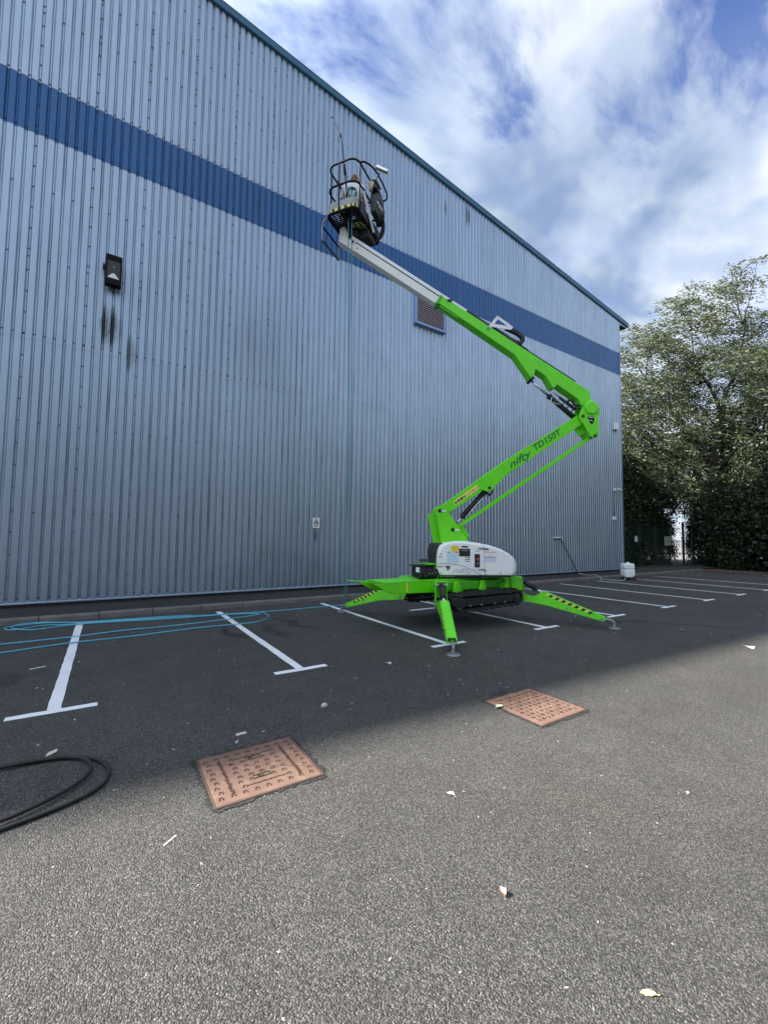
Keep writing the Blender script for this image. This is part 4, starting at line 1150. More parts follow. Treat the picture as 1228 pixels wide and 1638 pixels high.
# telescopic white boom with its tray cover
tip = ob(-2.38, -0.115); st_ = ob(0.02, -0.115)
mb = MB(); mb.bar((tip.x, 0, tip.z), (st_.x, 0, st_.z), 0.165, 0.165, (0, 1, 0))
tele = MB(); tele.bar((tip.x, 0, tip.z), (st_.x, 0, st_.z), 0.165, 0.17, (0, 1, 0)); telb = tele.build('telescopic_boom', M['boom_white'], lift, bevel=0.008); telb.rotation_euler = (0, 0, -BA)
a, b = ob(-2.22, 0.025), ob(0.62, 0.03)
mb = MB(); mb.bar((a.x, 0.0, a.z), (b.x, 0.0, b.z), 0.075, 0.15, (0, 1, 0)); mb.build('hose_cover', M['alu'], telb, bevel=0.006)
a, b = ob(-2.2, -0.02), ob(0.6, -0.018)
mb = MB(); mb.bar((a.x, 0, a.z), (b.x, 0, b.z), 0.014, 0.172, (0, 1, 0)); mb.build('shadow_gap', M['ink'], telb)
q = ob(-2.13, -0.06); mb = MB(); mb.lathe([(0.06, 0), (0.06, 0.012)], (q.x, -0.087, q.z), 8, (0, -1, 0)); mb.build('pin_boss', M['alu'], telb)
mb = MB(); mb.lathe([(0.026, 0), (0.026, 0.016)], (q.x, -0.10, q.z), 8, (0, -1, 0)); mb.build('pivot_pin', M['ink'], telb)
q = ob(-1.98, -0.115); mb = MB(); mb.lathe([(0.014, 0), (0.014, 0.004)], (q.x, -0.084, q.z), 8, (0, -1, 0)); mb.build('pivot_pin', M['ink'], telb)
# tip link up to the basket
q0 = tip
mb = MB(); mb.prism([(q0.x - 0.05, q0.z - 0.05), (q0.x + 0.10, q0.z - 0.12), (q0.x + 0.16, q0.z + 0.06), (q0.x + 0.09, q0.z + 0.26), (q0.x - 0.02, q0.z + 0.26)], -0.06, 0.06)
mb.build('tip_link', M['boom_white'], telb, bevel=0.01)

# --- basket
M['toe_grey'] = paint('toe_board_grey', (0.28, 0.30, 0.28), 0.5, 0, 0.06, 5)
BY = R(33)
BC = Vector((4.055, 7.465, 8.06))
bk = empty('basket', L(BC.x, BC.y, BC.z), BY); bk.parent = lift
bl, bw = 1.12, 0.66
def rrect(l, w, r, z, k=6, dx=0.0, dy=0.0):
    P = []
    for (cx_, cy_, a0) in ((l / 2 - r, w / 2 - r, 0), (-l / 2 + r, w / 2 - r, 90), (-l / 2 + r, -w / 2 + r, 180), (l / 2 - r, -w / 2 + r, 270)):
        for i in range(k + 1):
            a = R(a0 + 90 * i / k); P.append((cx_ + r * math.cos(a) + dx, cy_ + r * math.sin(a) + dy, z))
    return P
mb = MB(); mb.tube(rrect(bl, bw, 0.17, 1.02), 0.019, 8, closed=True); mb.build('top_rail', M['matte_black'], bk)
mb = MB(); mb.tube(rrect(bl, bw + 0.02, 0.17, 0.56), 0.019, 8, closed=True); mb.build('middle_rail', M['matte_black'], bk)
mb = MB(); mb.tube(rrect(bl, bw, 0.10, 0.0), 0.026, 8, closed=True); mb.build('floor_frame', M['matte_black'], bk)
for (x, y) in ((-0.40, bw / 2), (0.40, bw / 2), (-0.40, -bw / 2), (0.40, -bw / 2), (0.0, bw / 2), (-bl / 2, 0.05), (bl / 2, 0.05)):
    mb = MB(); mb.tube([(x, y, 0.0), (x, y, 1.02)], 0.015, 8); mb.build('post', M['matte_black'], bk)
# mesh floor: bars both ways
mb = MB()
for i in range(25):
    x = -bl / 2 + 0.03 + i * (bl - 0.06) / 24; mb.box((x, 0, 0.0), (0.006, bw - 0.02, 0.024))
for i in range(7):
    y = -bw / 2 + 0.04 + i * (bw - 0.08) / 6; mb.box((0, y, -0.004), (bl - 0.02, 0.008, 0.022))
tag(mb.build('floor_grating', M['matte_black'], bk), kind='stuff')
mb = MB(); mb.bar((-0.53, 0.0, -0.025), (0.53, 0.0, -0.025), 0.06, 0.03); mb.bar((-0.25, -0.31, -0.03), (-0.25, 0.31, -0.03), 0.04, 0.03); mb.bar((0.2, -0.31, -0.03), (0.2, 0.31, -0.03), 0.05, 0.04); mb.build('floor_beam', M['matte_black'], bk)
# toe board: near end grey with hazard stripe, sides black
def toe(name, P, z0, z1, mat, off=0.0, th=0.004):
    mb = MB()
    for a, b in zip(P[:-1], P[1:]):
        a = Vector(a); b = Vector(b); d = (b - a).normalized(); nrm = Vector((d.y, -d.x, 0))
        mb.bar((a.x + nrm.x * off, a.y + nrm.y * off, (z0 + z1) / 2), (b.x + nrm.x * off, b.y + nrm.y * off, (z0 + z1) / 2), th, z1 - z0)
    return mb.build(name, mat, bk)
ring = rrect(bl, bw, 0.12, 0.0, 5)
seg = ring[6:18]
toe('toe_board', seg, 0.03, 0.23, M['toe_grey'])
fine = []
for a, b in zip(seg[:-1], seg[1:]):
    nn = max(1, round((Vector(b) - Vector(a)).length / 0.065))
    fine += [tuple(Vector(a).lerp(Vector(b), i / nn)) for i in range(nn)]
fine.append(seg[-1])
for k in range(0, len(fine) - 1):
    toe('hazard_block', fine[k:k + 2], 0.035, 0.090, M['hazard_yellow'] if k % 2 == 0 else M['ink'], 0.005, 0.003)
toe('toe_board', [(-bl / 2 + 0.12, -bw / 2, 0), (bl / 2, -bw / 2, 0)], 0.02, 0.22, M['black'])
toe('toe_board', [(-bl / 2 + 0.12, bw / 2, 0), (bl / 2 - 0.45, bw / 2, 0)], 0.02, 0.12, M['black'])
# hi-vis bag lying on the floor
# control box, toolbox, cable bundle on the right-hand side
mb = MB(); mb.box((0.15, -bw / 2 - 0.06, 0.86), (0.34, 0.16, 0.20), Matrix.Rotation(R(-18), 3, 'X')); cb = mb.build('control_box', M['black'], bk, bevel=0.015)
mb = MB(); mb.box((0.15, -bw / 2 - 0.09, 0.97), (0.30, 0.12, 0.01), Matrix.Rotation(R(-18), 3, 'X')); mb.build('control_face', M['grey_line'], cb)
mb = MB(); mb.prism([(0.02, 0.30), (0.42, 0.22), (0.44, 0.78), (0.28, 0.84), (0.05, 0.72)], -bw / 2 - 0.16, -bw / 2 - 0.02); mb.build('side_box', M['black_plastic'], bk, bevel=0.03)
for k in range(4):
    mb = MB(); mb.tube(smooth_path([(0.05 + 0.08 * k, -bw / 2 - 0.17, 0.50), (0.06 + 0.08 * k, -bw / 2 - 0.20, 0.46), (0.10 + .08 * k, -bw / 2 - 0.20, 0.42), (0.11 + .08 * k, -bw / 2 - 0.17, 0.40)], 4), 0.012, 6); mb.build('cable_loop', M['alu'], bk)
for k in range(4):
    mb = MB(); mb.tube(smooth_path([(0.10 + 0.05 * k, -bw / 2 - 0.10, 0.75), (0.25 + .03 * k, -bw / 2 - 0.20, 0.45), (0.42, -bw / 2 - 0.15 + .03 * k, 0.05), (0.36, -0.2, -0.12), (0.15, -0.05 + .02 * k, -0.20)], 6), 0.017, 6); mb.build('hydraulic_hose', M['rubber'], bk)
mb = MB(); mb.bar((-0.30, -bw / 2 - 0.03, 0.50), (0.05, -bw / 2 - 0.03, 0.12), 0.015, 0.10); mb.bar((0.05, -bw / 2 - 0.03, 0.12), (0.20, -bw / 2 - 0.03, -0.02), 0.015, 0.09); mb.build('side_strut', M['alu'], bk, bevel=0.003)
mb = MB(); mb.box((0.22, -0.20, -0.10), (0.34, 0.22, 0.15)); mb.lathe([(0.085, -0.10), (0.085, 0.02)], (0.02, -0.02, -0.07), 16); mb.build('rotator', M['black'], bk, bevel=0.015)
# hooped side guard, right
mb = MB(); mb.tube(smooth_path([(-0.42, -bw / 2 + 0.02, 1.02), (-0.36, -bw / 2 - 0.10, 1.03), (-0.10, -bw / 2 - 0.20, 1.03), (0.36, -bw / 2 - 0.22, 0.97), (0.44, -bw / 2 - 0.20, 0.84), (0.40, -bw / 2 - 0.02, 0.80)], 6), 0.018, 8); mb.build('control_guard', M['matte_black'], bk)
# entry step hung below the left side
mb = MB(); yl = bw / 2 + 0.03
mb.tube(smooth_path([(-0.48, yl - 0.02, 0.02), (-0.50, yl + 0.06, -0.03), (-0.50, yl + 0.10, -0.12), (-0.50, yl + 0.10, -0.40), (-0.46, yl + 0.10, -0.44), (0.12, yl + 0.10, -0.44), (0.16, yl + 0.10, -0.40), (0.16, yl + 0.10, -0.14), (0.17, yl + 0.06, -0.04), (0.20, yl - 0.02, 0.02)], 4), 0.016, 8)
ladder = mb.build('entry_step', M['zinc'], bk)
mb = MB(); mb.tube([(-0.50, yl + 0.10, -0.14), (0.16, yl + 0.10, -0.14)], 0.017, 8); mb.build('rung', M['matte_black'], ladder)
mb = MB(); mb.tube([(-0.48, yl + 0.10, -0.435), (0.14, yl + 0.10, -0.435)], 0.021, 8); mb.build('rung', M['matte_black'], ladder)
# ------------------------------------------------------------------ operator in the basket
def skin_mesh(name, verts, edges, radii, mat, sub=1, root=0):
    me = bpy.data.meshes.new(name + '_cage')
    me.from_pydata([tuple(v) for v in verts], edges, [])
    o = bpy.data.objects.new(name + '_cage', me); col.objects.link(o)
    o.modifiers.new('skin', 'SKIN')
    me.skin_vertices[0].data[root].use_root = True
    for i, r_ in enumerate(radii):
        rr_ = r_ if isinstance(r_, tuple) else (r_, r_)
        me.skin_vertices[0].data[i].radius = rr_
    s_ = o.modifiers.new('sub', 'SUBSURF'); s_.levels = sub; s_.render_levels = sub
    dg = bpy.context.evaluated_depsgraph_get()
    new = bpy.data.meshes.new_from_object(o.evaluated_get(dg))
    bpy.data.objects.remove(o); bpy.data.meshes.remove(me)
    new.materials.clear(); new.materials.append(mat)
    new.polygons.foreach_set('use_smooth', [True] * len(new.polygons))
    new.name = name
    return new
man = empty('person', (4.02, 7.44, 8.075), R(-28))
tag(man, 'person in white shirt and dark trousers kneeling in the raised basket, holding a lance', 'person')
# local frame: y forward (towards the wall), x right, z up
V = [(0, 0, .47), (0, .03, .66), (0, .06, .86), (0, .09, 1.0), (0, .12, 1.07),                 # 0-4 pelvis..neck
     (-.11, .02, .45), (-.15, .26, .12), (-.14, -.10, .07), (-.14, -.30, .05),                  # 5-8 left leg, kneeling
     (.11, .02, .45), (.16, .38, .40), (.15, .34, .08), (.15, .48, .04),                         # 9-12 right leg, foot planted
     (-.19, .08, .93), (-.25, .26, .78), (-.20, .46, .86), (-.19, .53, .89),                     # 13-16 left arm
     (.19, .08, .93), (.26, .22, .72), (.06, .44, .74), (-.02, .50, .75)]                        # 17-20 right arm
Eg = [(0, 1), (1, 2), (2, 3), (3, 4), (0, 5), (5, 6), (6, 7), (7, 8), (0, 9), (9, 10), (10, 11), (11, 12), (2, 13), (13, 14), (14, 15), (15, 16), (2, 17), (17, 18), (18, 19), (19, 20)]
Rr = [(.15, .11), (.15, .11), (.17, .12), (.075, .07), .058, .095, .065, .05, .035, .095, .065, .05, .035, .06, .043, .03, .033, .06, .043, .03, .033]
for base, (px_, py_, pz_), sgn in ((16, (-.19, .53, .89), 1), (20, (-.02, .50, .75), -1)):
    for k in range(4):
        a = len(V); ln = (0.9, 1.0, 0.95, 0.8)[k]
        off = Vector((0.0, 0.0, 0.028 - 0.018 * k))
        b0_ = Vector((px_, py_, pz_)) + off
        V += [tuple(b0_ + Vector((sgn * .012, .04 * ln, 0))), tuple(b0_ + Vector((sgn * .045, .05 * ln, .0))), tuple(b0_ + Vector((sgn * .058, .02, .0)))]
        Eg += [(base, a), (a, a + 1), (a + 1, a + 2)]; Rr += [.010, .009, .008]
    a = len(V); V += [(px_ + sgn * .03, py_ - .012, pz_ + .03), (px_ + sgn * .055, py_ + .01, pz_ + .035)]
    Eg += [(base, a), (a, a + 1)]; Rr += [.011, .009]
body = link(bpy.data.objects.new('body', skin_mesh('body', V, Eg, Rr, M['skin'])), man)
# head as a shaped mesh joined on the neck: skull, brow, nose, mouth, ears
bmx = bmesh.new(); bmesh.ops.create_uvsphere(bmx, u_segments=20, v_segments=14, radius=1.0)
for v in bmx.verts:
    x, y, z = v.co
    jaw = 1 - 0.22 * max(0, -z)
    nx, ny, nz = x * 0.076 * jaw, y * 0.098, z * 0.118
    if y > 0.3:
        ny -= 0.010 * max(0, 1 - abs(z) * 1.5) * 0.3
        if abs(x) < 0.22 and -0.45 < z < 0.12: ny += 0.022 * (1 - abs(z + 0.22) * 2.2)          # nose
        if abs(abs(x) - 0.38) < 0.16 and 0.02 < z < 0.25: ny -= 0.010                             # eye sockets
        if abs(x) < 0.35 and -0.68 < z < -0.5: ny += 0.006                                       # lips
    if abs(x) > 0.93 and -0.3 < z < 0.3: nx *= 1.22                                               # ears
    v.co = (nx, ny, nz)
me = bpy.data.meshes.new('head'); bmx.to_mesh(me); bmx.free(); me.materials.append(M['skin']); me.polygons.foreach_set('use_smooth', [True] * len(me.polygons))
head = link(bpy.data.objects.new('head', me), man); head.location = (0.02, .16, 1.17); head.rotation_euler = (R(12), 0, R(-25))
for sx in (-1, 1):
    mb = MB(); mb.lathe([(0.004, -0.006), (0.010, 0), (0.004, 0.006)], (sx * 0.028, 0.083, 0.014), 8, (0, 1, 0)); mb.build('eye', M['ink'], head)
mb = MB(); mb.box((0, 0.092, -0.068), (0.04, 0.006, 0.006)); mb.build('mouth', M['red'], head)
bmx = bmesh.new(); bmesh.ops.create_uvsphere(bmx, u_segments=18, v_segments=12, radius=1.0)
bmesh.ops.delete(bmx, geom=[v for v in bmx.verts if v.co.z < -0.25 or (v.co.y > 0.45 and v.co.z < 0.45)], context='VERTS')
rr = random.Random(4)
for v in bmx.verts:
    k = 1 + rr.uniform(-0.02, 0.05); v.co = (v.co.x * 0.082 * k, v.co.y * 0.104 * k, v.co.z * 0.126 * k)
me = bpy.data.meshes.new('hair'); bmx.to_mesh(me); bmx.free(); me.materials.append(M['hair'])
link(bpy.data.objects.new('hair', me), head)
sh = link(bpy.data.objects.new('shirt', skin_mesh('shirt', [(0, 0, .46), (0, .03, .66), (0, .06, .87), (0, .085, .98), (-.19, .08, .94), (-.245, .24, .80), (-.225, .36, .825), (.19, .08, .94), (.255, .21, .735), (.16, .33, .735)],
     [(0, 1), (1, 2), (2, 3), (2, 4), (4, 5), (5, 6), (2, 7), (7, 8), (8, 9)], [(.175, .135), (.17, .13), (.185, .135), .085, .078, .062, .058, .078, .062, .058], M['shirt'])), man)
link(bpy.data.objects.new('trousers', skin_mesh('trousers', [(0, 0, .50), (0, 0, .42), (-.11, .02, .43), (-.15, .26, .12), (-.14, -.12, .08), (.11, .02, .43), (.16, .38, .40), (.15, .34, .12)],
     [(0, 1), (1, 2), (2, 3), (3, 4), (1, 5), (5, 6), (6, 7)], [(.175, .135), (.165, .135), .112, .088, .066, .112, .086, .066], M['trousers'])), man)
for (x, y, z) in ((-.14, -.36, .05), (.15, .44, .05)):
    mb = MB(); mb.box((x, y, z), (0.10, 0.26, 0.09)); mb.build('shoe', M['black_plastic'], man, bevel=0.03, seg=3)

# spray lance, brush and bag in the basket
lance = empty('spray_lance', (3.76, 7.30, 8.55)); tag(lance, 'long thin black spray lance pointing up out of the basket', 'lance')
lp = [Vector((3.80, 7.32, 8.55)), Vector((3.79, 7.40, 9.1)), Vector((3.80, 7.60, 9.95)), Vector((3.82, 7.72, 10.25)), Vector((3.77, 8.0, 10.86))]
loc = Vector(lance.location)
mb = MB(); mb.tube([p_ - loc for p_ in lp], [0.016, 0.016, 0.014, 0.012, 0.011], 8); mb.build('tube', M['matte_black'], lance)
mb = MB(); mb.tube([lp[1] - loc, lp[1] - loc + (lp[2] - lp[1]) * 0.3], 0.026, 8); mb.build('grip', M['matte_black'], lance)
mb = MB(); a = lp[3] - loc; mb.tube([a - Vector((0, .02, .06)), a + Vector((0, .02, .05))], 0.022, 8); mb.build('joint', M['matte_black'], lance)
mb = MB(); a = lp[4] - loc; mb.tube([a, a + Vector((-.03, .03, .04))], [0.012, 0.018], 8); mb.build('nozzle', M['matte_black'], lance)
br2 = empty('washing_brush', (4.26, 7.10, 8.5)); tag(br2, 'white bristled washing brush sticking out of the right side of the basket', 'brush')
loc = Vector(br2.location)
mb = MB(); mb.tube(smooth_path([Vector((4.24, 7.16, 8.45)) - loc, Vector((4.27, 7.10, 8.85)) - loc, Vector((4.30, 7.02, 8.98)) - loc, Vector((4.36, 6.96, 9.10)) - loc], 4), 0.012, 8); mb.build('handle', M['black'], br2)
hc = Vector((4.38, 6.94, 9.15)) - loc; hd = (Vector((4.50, 6.80, 9.03)) - Vector((4.26, 7.07, 9.27))).normalized(); hu = Vector((0.55, 0.0, 0.85))
mb = MB(); mb.bar(hc - hd * 0.15, hc + hd * 0.15, 0.055, 0.022, hu); mb.build('brush_back', M['grey_line'], br2, bevel=0.004)
hn = (hd.cross(hu)).cross(hd).normalized()
mb = MB(); rb = random.Random(8)
for i in range(140):
    t = rb.uniform(-0.145, 0.145); w_ = rb.uniform(-0.03, 0.03); p_ = hc + hd * t + hd.cross(hn) * w_ + hn * 0.009
    mb.bar(p_, p_ + hn * 0.05 + Vector((rb.uniform(-.008, .008), rb.uniform(-.008, .008), 0)), 0.006, 0.006, hd)
tag(mb.build('bristles', M['label_white'], br2), kind='stuff')
bu = empty('bucket', (4.33, 7.50, 8.085)); tag(bu, 'black bucket standing on the basket floor behind the person', 'bucket')
mb = MB(); mb.lathe([(0.10, 0.0), (0.135, 0.26), (0.142, 0.265), (0.142, 0.28), (0.128, 0.28), (0.10, 0.03)], (0, 0, 0), 20); mb.build('pail', M['matte_black'], bu)
mb = MB(); mb.tube(smooth_path([(-0.14, 0, 0.27), (-0.13, 0.05, 0.36), (0, 0.08, 0.40), (0.13, 0.05, 0.36), (0.14, 0, 0.27)], 5), 0.005, 6); mb.build('handle', M['zinc'], bu)
bag = empty('hi_vis_jacket', (4.20, 7.45, 8.09)); tag(bag, 'yellow hi-vis jacket lying on the basket floor', 'jacket')
bmx = bmesh.new(); bmesh.ops.create_icosphere(bmx, subdivisions=3, radius=1.0); rb = random.Random(2)
for v in bmx.verts:
    k = 1 + 0.22 * math.sin(v.co.x * 5 + v.co.y * 3) * math.sin(v.co.z * 4 + v.co.x * 2); v.co = (v.co.x * 0.17 * k, v.co.y * 0.12 * k, max(-0.01, v.co.z * 0.11 * k + 0.04))
me = bpy.data.meshes.new('cloth'); bmx.to_mesh(me); bmx.free(); me.materials.append(M['hivis']); me.polygons.foreach_set('use_smooth', [True] * len(me.polygons))
link(bpy.data.objects.new('cloth', me), bag)
mb = MB(); mb.bar((-0.12, -0.02, 0.145), (0.10, 0.03, 0.15), 0.045, 0.006); mb.build('reflective_band', M['label_white'], bag)

# ------------------------------------------------------------------ hoses
H = 0.0105
bh = empty('blue_hose', (4.74, 8.99, 0)); tag(bh, 'light blue hose looped along the kerb and running up to the basket', 'hose')
loc = Vector((4.74, 8.99, 0))
g = lambda pts, z=H: [Vector((x, y, z)) - loc for x, y in pts]
runA = g([(4.62, 8.80), (4.74, 8.99), (4.47, 9.03), (2.98, 9.03), (1.41, 9.25), (0.35, 9.41), (-0.34, 9.43), (-0.86, 9.55), (-1.16, 9.36), (-1.36, 9.48), (-1.30, 9.70), (-0.89, 9.80), (-0.30, 9.50), (0.5, 9.36), (1.6, 9.17), (2.45, 9.08), (2.76, 9.0), (2.84, 8.70), (2.74, 8.34), (2.49, 8.05), (2.05, 8.01), (1.22, 7.97), (0.31, 7.88), (-0.40, 7.80), (-1.14, 7.66), (-2.0, 7.45), (-2.9, 7.3), (-3.2, 7.55), (-2.9, 7.85), (-2.0, 8.05), (-1.22, 8.2), (-0.38, 8.29), (0.32, 8.38), (1.29, 8.46), (2.53, 8.67), (2.70, 8.86), (2.3, 9.02), (1.4, 9.12), (0.3, 9.30), (-0.5, 9.33), (-0.95, 9.22), (-1.22, 9.40), (-1.30, 9.78), (-1.0, 9.87), (-0.4, 9.62), (0.4, 9.47), (1.5, 9.32)])
pa = smooth_path(runA, 8)
ra = random.Random(1)
for i, p_ in enumerate(pa):
    p_.x += ra.uniform(-1, 1) * 0.004; p_.y += ra.uniform(-1, 1) * 0.004; p_.z = H + 0.010 * (0.5 + 0.5 * math.sin(i * 0.35)) * (1 if i > 60 else 0.2)
mb = MB(); mb.tube(pa, H, 7); mb.build('ground_run', M['hose_blue'], bh)
up1 = smooth_path([Vector((4.62, 8.80, 0.014)) - loc, Vector((4.52, 8.52, 0.10)) - loc, Vector((4.42, 8.28, 0.9)) - loc, Vector((4.22, 7.85, 3.0)) - loc, Vector((3.98, 7.48, 5.5)) - loc, Vector((3.82, 7.27, 7.6)) - loc, Vector((3.78, 7.20, 8.60)) - loc, Vector((3.80, 7.27, 8.68)) - loc, Vector((3.86, 7.36, 8.60)) - loc], 8)
mb = MB(); mb.tube(up1, 0.0105, 7); mb.build('hanging_run', M['hose_teal'], bh)
up2 = smooth_path([Vector((4.70, 8.62, 0.016)) - loc, Vector((4.56, 8.46, 0.12)) - loc, Vector((4.46, 8.25, 0.9)) - loc, Vector((4.27, 7.83, 3.0)) - loc, Vector((4.03, 7.45, 5.5)) - loc, Vector((3.88, 7.24, 7.6)) - loc, Vector((3.84, 7.17, 8.60)) - loc, Vector((3.86, 7.24, 8.68)) - loc, Vector((3.9, 7.34, 8.6)) - loc], 8)
mb = MB(); mb.tube(up2, 0.009, 7); mb.build('hanging_run', M['hose_teal'], bh)
# bundle hooked over the middle rail
for k in range(6):
    mb = MB(); c_ = Vector((3.83, 7.17, 8.60)) - loc; rb = random.Random(k)
    ring_ = [c_ + Vector((0.09 * math.cos(a) * 0.8 + rb.uniform(-.03, .03), -0.05 * math.cos(a) + rb.uniform(-.03, .03), 0.10 * math.sin(a) - 0.03)) for a in [2 * math.pi * i / 8 for i in range(8)]]
    mb.tube(smooth_path(ring_, 3, True), 0.013, 6, closed=True); mb.build('coil', M['hose_teal'], bh)

kh = empty('black_hose', (-0.4, 3.6, 0)); tag(kh, 'thick black hose coiled on the tarmac in front of the nearest bay', 'hose')
loc = Vector((-0.4, 3.6, 0))
outer = [(-0.42, 3.13), (-0.29, 3.16), (-0.15, 3.205), (-0.03, 3.265), (0.045, 3.345), (0.078, 3.45), (0.068, 3.58), (0.01, 3.72), (-0.09, 3.825), (-0.24, 3.89), (-0.41, 3.935), (-0.58, 3.95)]
inner = [(-0.60, 3.91), (-0.40, 3.905), (-0.22, 3.87), (-0.10, 3.80), (-0.045, 3.71), (-0.022, 3.59), (-0.045, 3.49), (-0.10, 3.405), (-0.19, 3.325), (-0.30, 3.255), (-0.43, 3.20)]
path = [(-0.9, 3.02)] + outer + [(-0.85, 3.88), (-1.08, 3.62), (-1.05, 3.30), (-0.8, 3.13)] + inner[::-1] + [(-0.95, 3.86), (-1.2, 3.6), (-1.3, 3.2)]
pp = smooth_path([Vector((x, y, 0.016)) - loc for x, y in path], 7)
for i, p_ in enumerate(pp):
    p_.z = 0.0135 + (0.012 if i > 110 else 0.0)
mb = MB(); mb.tube(pp, 0.0125, 10); mb.build('tube', M['rubber'], kh)

# ------------------------------------------------------------------ tank trolley and pole brush by the wall
tk = empty('water_tank', (18.0, 9.13, 0), R(-30)); tag(tk, 'white plastic water tank on small dark wheels parked by the kerb', 'water tank')
mb = MB(); mb.box((0, 0, 0.57), (0.46, 0.34, 0.24)); mb.build('tank_top', M['plastic_white'], tk, bevel=0.07, seg=4)
mb = MB(); mb.box((0, 0.0, 0.435), (0.41, 0.29, 0.06)); mb.build('tank_waist', M['plastic_white'], tk)
mb = MB(); mb.prism([(-0.23, 0.43), (0.23, 0.43), (0.22, 0.20), (0.15, 0.11), (-0.15, 0.11), (-0.21, 0.20)], -0.17, 0.17)
mb.build('tank', M['plastic_white'], tk, bevel=0.06, seg=4)
mb = MB(); mb.lathe([(0.06, 0.685), (0.06, 0.73), (0.05, 0.74)], (0.02, 0, 0), 16); mb.build('filler_cap', M['label_white'], tk)
mb = MB(); mb.tube(smooth_path([(0.10, 0.16, 0.65), (0.12, 0.17, 0.75), (0.20, 0.17, 0.76), (0.22, 0.17, 0.66)], 4), 0.012, 8); mb.build('handle', M['black'], tk)
mb = MB(); mb.box((0.03, 0, 0.09), (0.40, 0.34, 0.05)); mb.build('base', M['black'], tk, bevel=0.01)
for y in (-0.19, 0.19):
    mb = MB(); mb.lathe([(0.07, -0.02), (0.085, -0.012), (0.085, 0.012), (0.07, 0.02)], (0.17, y, 0.086), 18, (0, 1, 0)); w_ = mb.build('wheel', M['rubber'], tk)
    mb = MB(); mb.lathe([(0.03, -0.024), (0.03, 0.024)], (0.17, y, 0.086), 12, (0, 1, 0)); mb.build('hub', M['red'], w_)
mb = MB(); mb.box((-0.16, 0, 0.035), (0.05, 0.2, 0.07)); mb.build('stand', M['black'], tk)
mb = MB(); P = smooth_path([(-0.12, -0.1, 0.12), (-0.4, -0.25, 0.012), (-0.8, 0.2, 0.012), (-0.7, 0.9, 0.012), (-0.5, 1.1, 0.012)], 8); mb.tube(P, 0.008, 6); mb.build('outlet_hose', M['label_white'], tk)
pb = empty('pole_brush', (17.28, 10.86, 0.15)); tag(pb, 'black pole brush with white head leaning against the wall', 'brush')
mb = MB(); mb.tube([(0, 0, 0.0), (-1.05, 0.10, 1.49)], 0.017, 8); mb.build('pole', M['black'], pb)
mb = MB(); mb.box((-1.24, 0.11, 1.515), (0.52, 0.06, 0.05)); mb.build('brush_back', M['black_plastic'], pb, bevel=0.006)
mb = MB(); mb.box((-1.30, 0.105, 1.565), (0.44, 0.075, 0.05)); mb.box((-0.99, 0.10, 1.50), (0.05, 0.07, 0.08)); mb.build('bristle_head', M['label_white'], pb, bevel=0.01)
mb = MB(); mb.tube(smooth_path([(0, 0, 0.02), (0.12, -0.12, 0.0), (0.05, -0.35, -0.03), (0.5, -0.5, -0.03), (0.15, -0.8, -0.03), (-0.1, -1.1, -0.13), (-0.35, -1.2, -0.138)], 6), 0.009, 6); mb.build('feed_hose', M['label_white'], pb)

# ------------------------------------------------------------------ fence, gate and what shows beyond
fe = empty('boundary_fence', (28.4, 13.75, 0)); tag(fe, 'dark green metal fence between the warehouse corner and the gate', 'fence')
for x, w_ in ((-5.6, 0.08), (-2.8, 0.08), (0.1, 0.26), (2.4, 0.10), (4.4, 0.10)):
    mb = MB(); mb.box((x, 0, 1.35), (w_, w_, 2.7)); mb.build('post', M['fence_green'], fe, bevel=0.006)
for z in (0.25, 1.3, 2.45):
    mb = MB(); mb.box((-0.6, 0.03, z), (10.2, 0.03, 0.05)); mb.build('rail', M['fence_green'], fe)
mb = MB()
for i in range(84):
    mb.box((-5.7 + i * 0.122, 0.055, 1.3), (0.045, 0.012, 2.5))
tag(mb.build('pales', M['fence_green'], fe), kind='stuff')
sg1 = empty('notice', (28.15, 13.70, 1.5)); tag(sg1, 'small pale notice on the fence nearest the warehouse corner', 'sign')
mb = MB(); mb.box((0, 0, 0.24), (0.36, 0.012, 0.36)); mb.build('plate', M['label_white'], sg1)
mb = MB(); mb.box((0, -0.008, 0.30), (0.26, 0.003, 0.04)); mb.build('print_line', M['sign_green'], sg1)
sg2 = empty('fence_sign', (32.25, 13.62, 1.3)); tag(sg2, 'pale green sign board on the fence beside the open gateway', 'sign')
mb = MB(); mb.box((0, 0, 0.33), (0.92, 0.015, 0.62)); mb.build('board', M['sign_green'], sg2)
mb = MB(); mb.box((0, -0.01, 0.46), (0.7, 0.003, 0.03)); mb.build('print_line', M['label_white'], sg2)
gt = empty('gate', (34.3, 13.5, 0), R(-55)); tag(gt, 'open dark green mesh gate with tall posts beside the bushes', 'gate')
for x in (0.0, 0.55):
    mb = MB(); mb.box((x, 0, 1.5), (0.12, 0.12, 3.0)); mb.build('post', M['fence_green'], gt)
for z in (0.3, 1.4, 2.9):
    mb = MB(); mb.box((1.3, 0, z), (1.36, 0.05, 0.06)); mb.build('rail', M['fence_green'], gt)
mb = MB()
for i in range(10): mb.box((0.72 + i * 0.13, 0.0, 1.6), (0.03, 0.02, 2.56))
tag(mb.build('pales', M['fence_green'], gt), kind='stuff')
hs = empty('house', (62, 27, 0), R(25)); tag(hs, 'pale house with brown tiled gable roof seen through the gateway', 'house')
mb = MB(); mb.prism([(-5, 0), (5, 0), (5, 2.7), (0, 5.2), (-5, 2.7)], 0, 9); mb.build('wall', M['render'], hs)
mb = MB(); mb.prism([(-5.4, 2.48), (0, 5.2), (5.4, 2.48), (5.4, 2.72), (0, 5.46), (-5.4, 2.72)], -0.4, 9.4); mb.build('roof', M['tile'], hs)
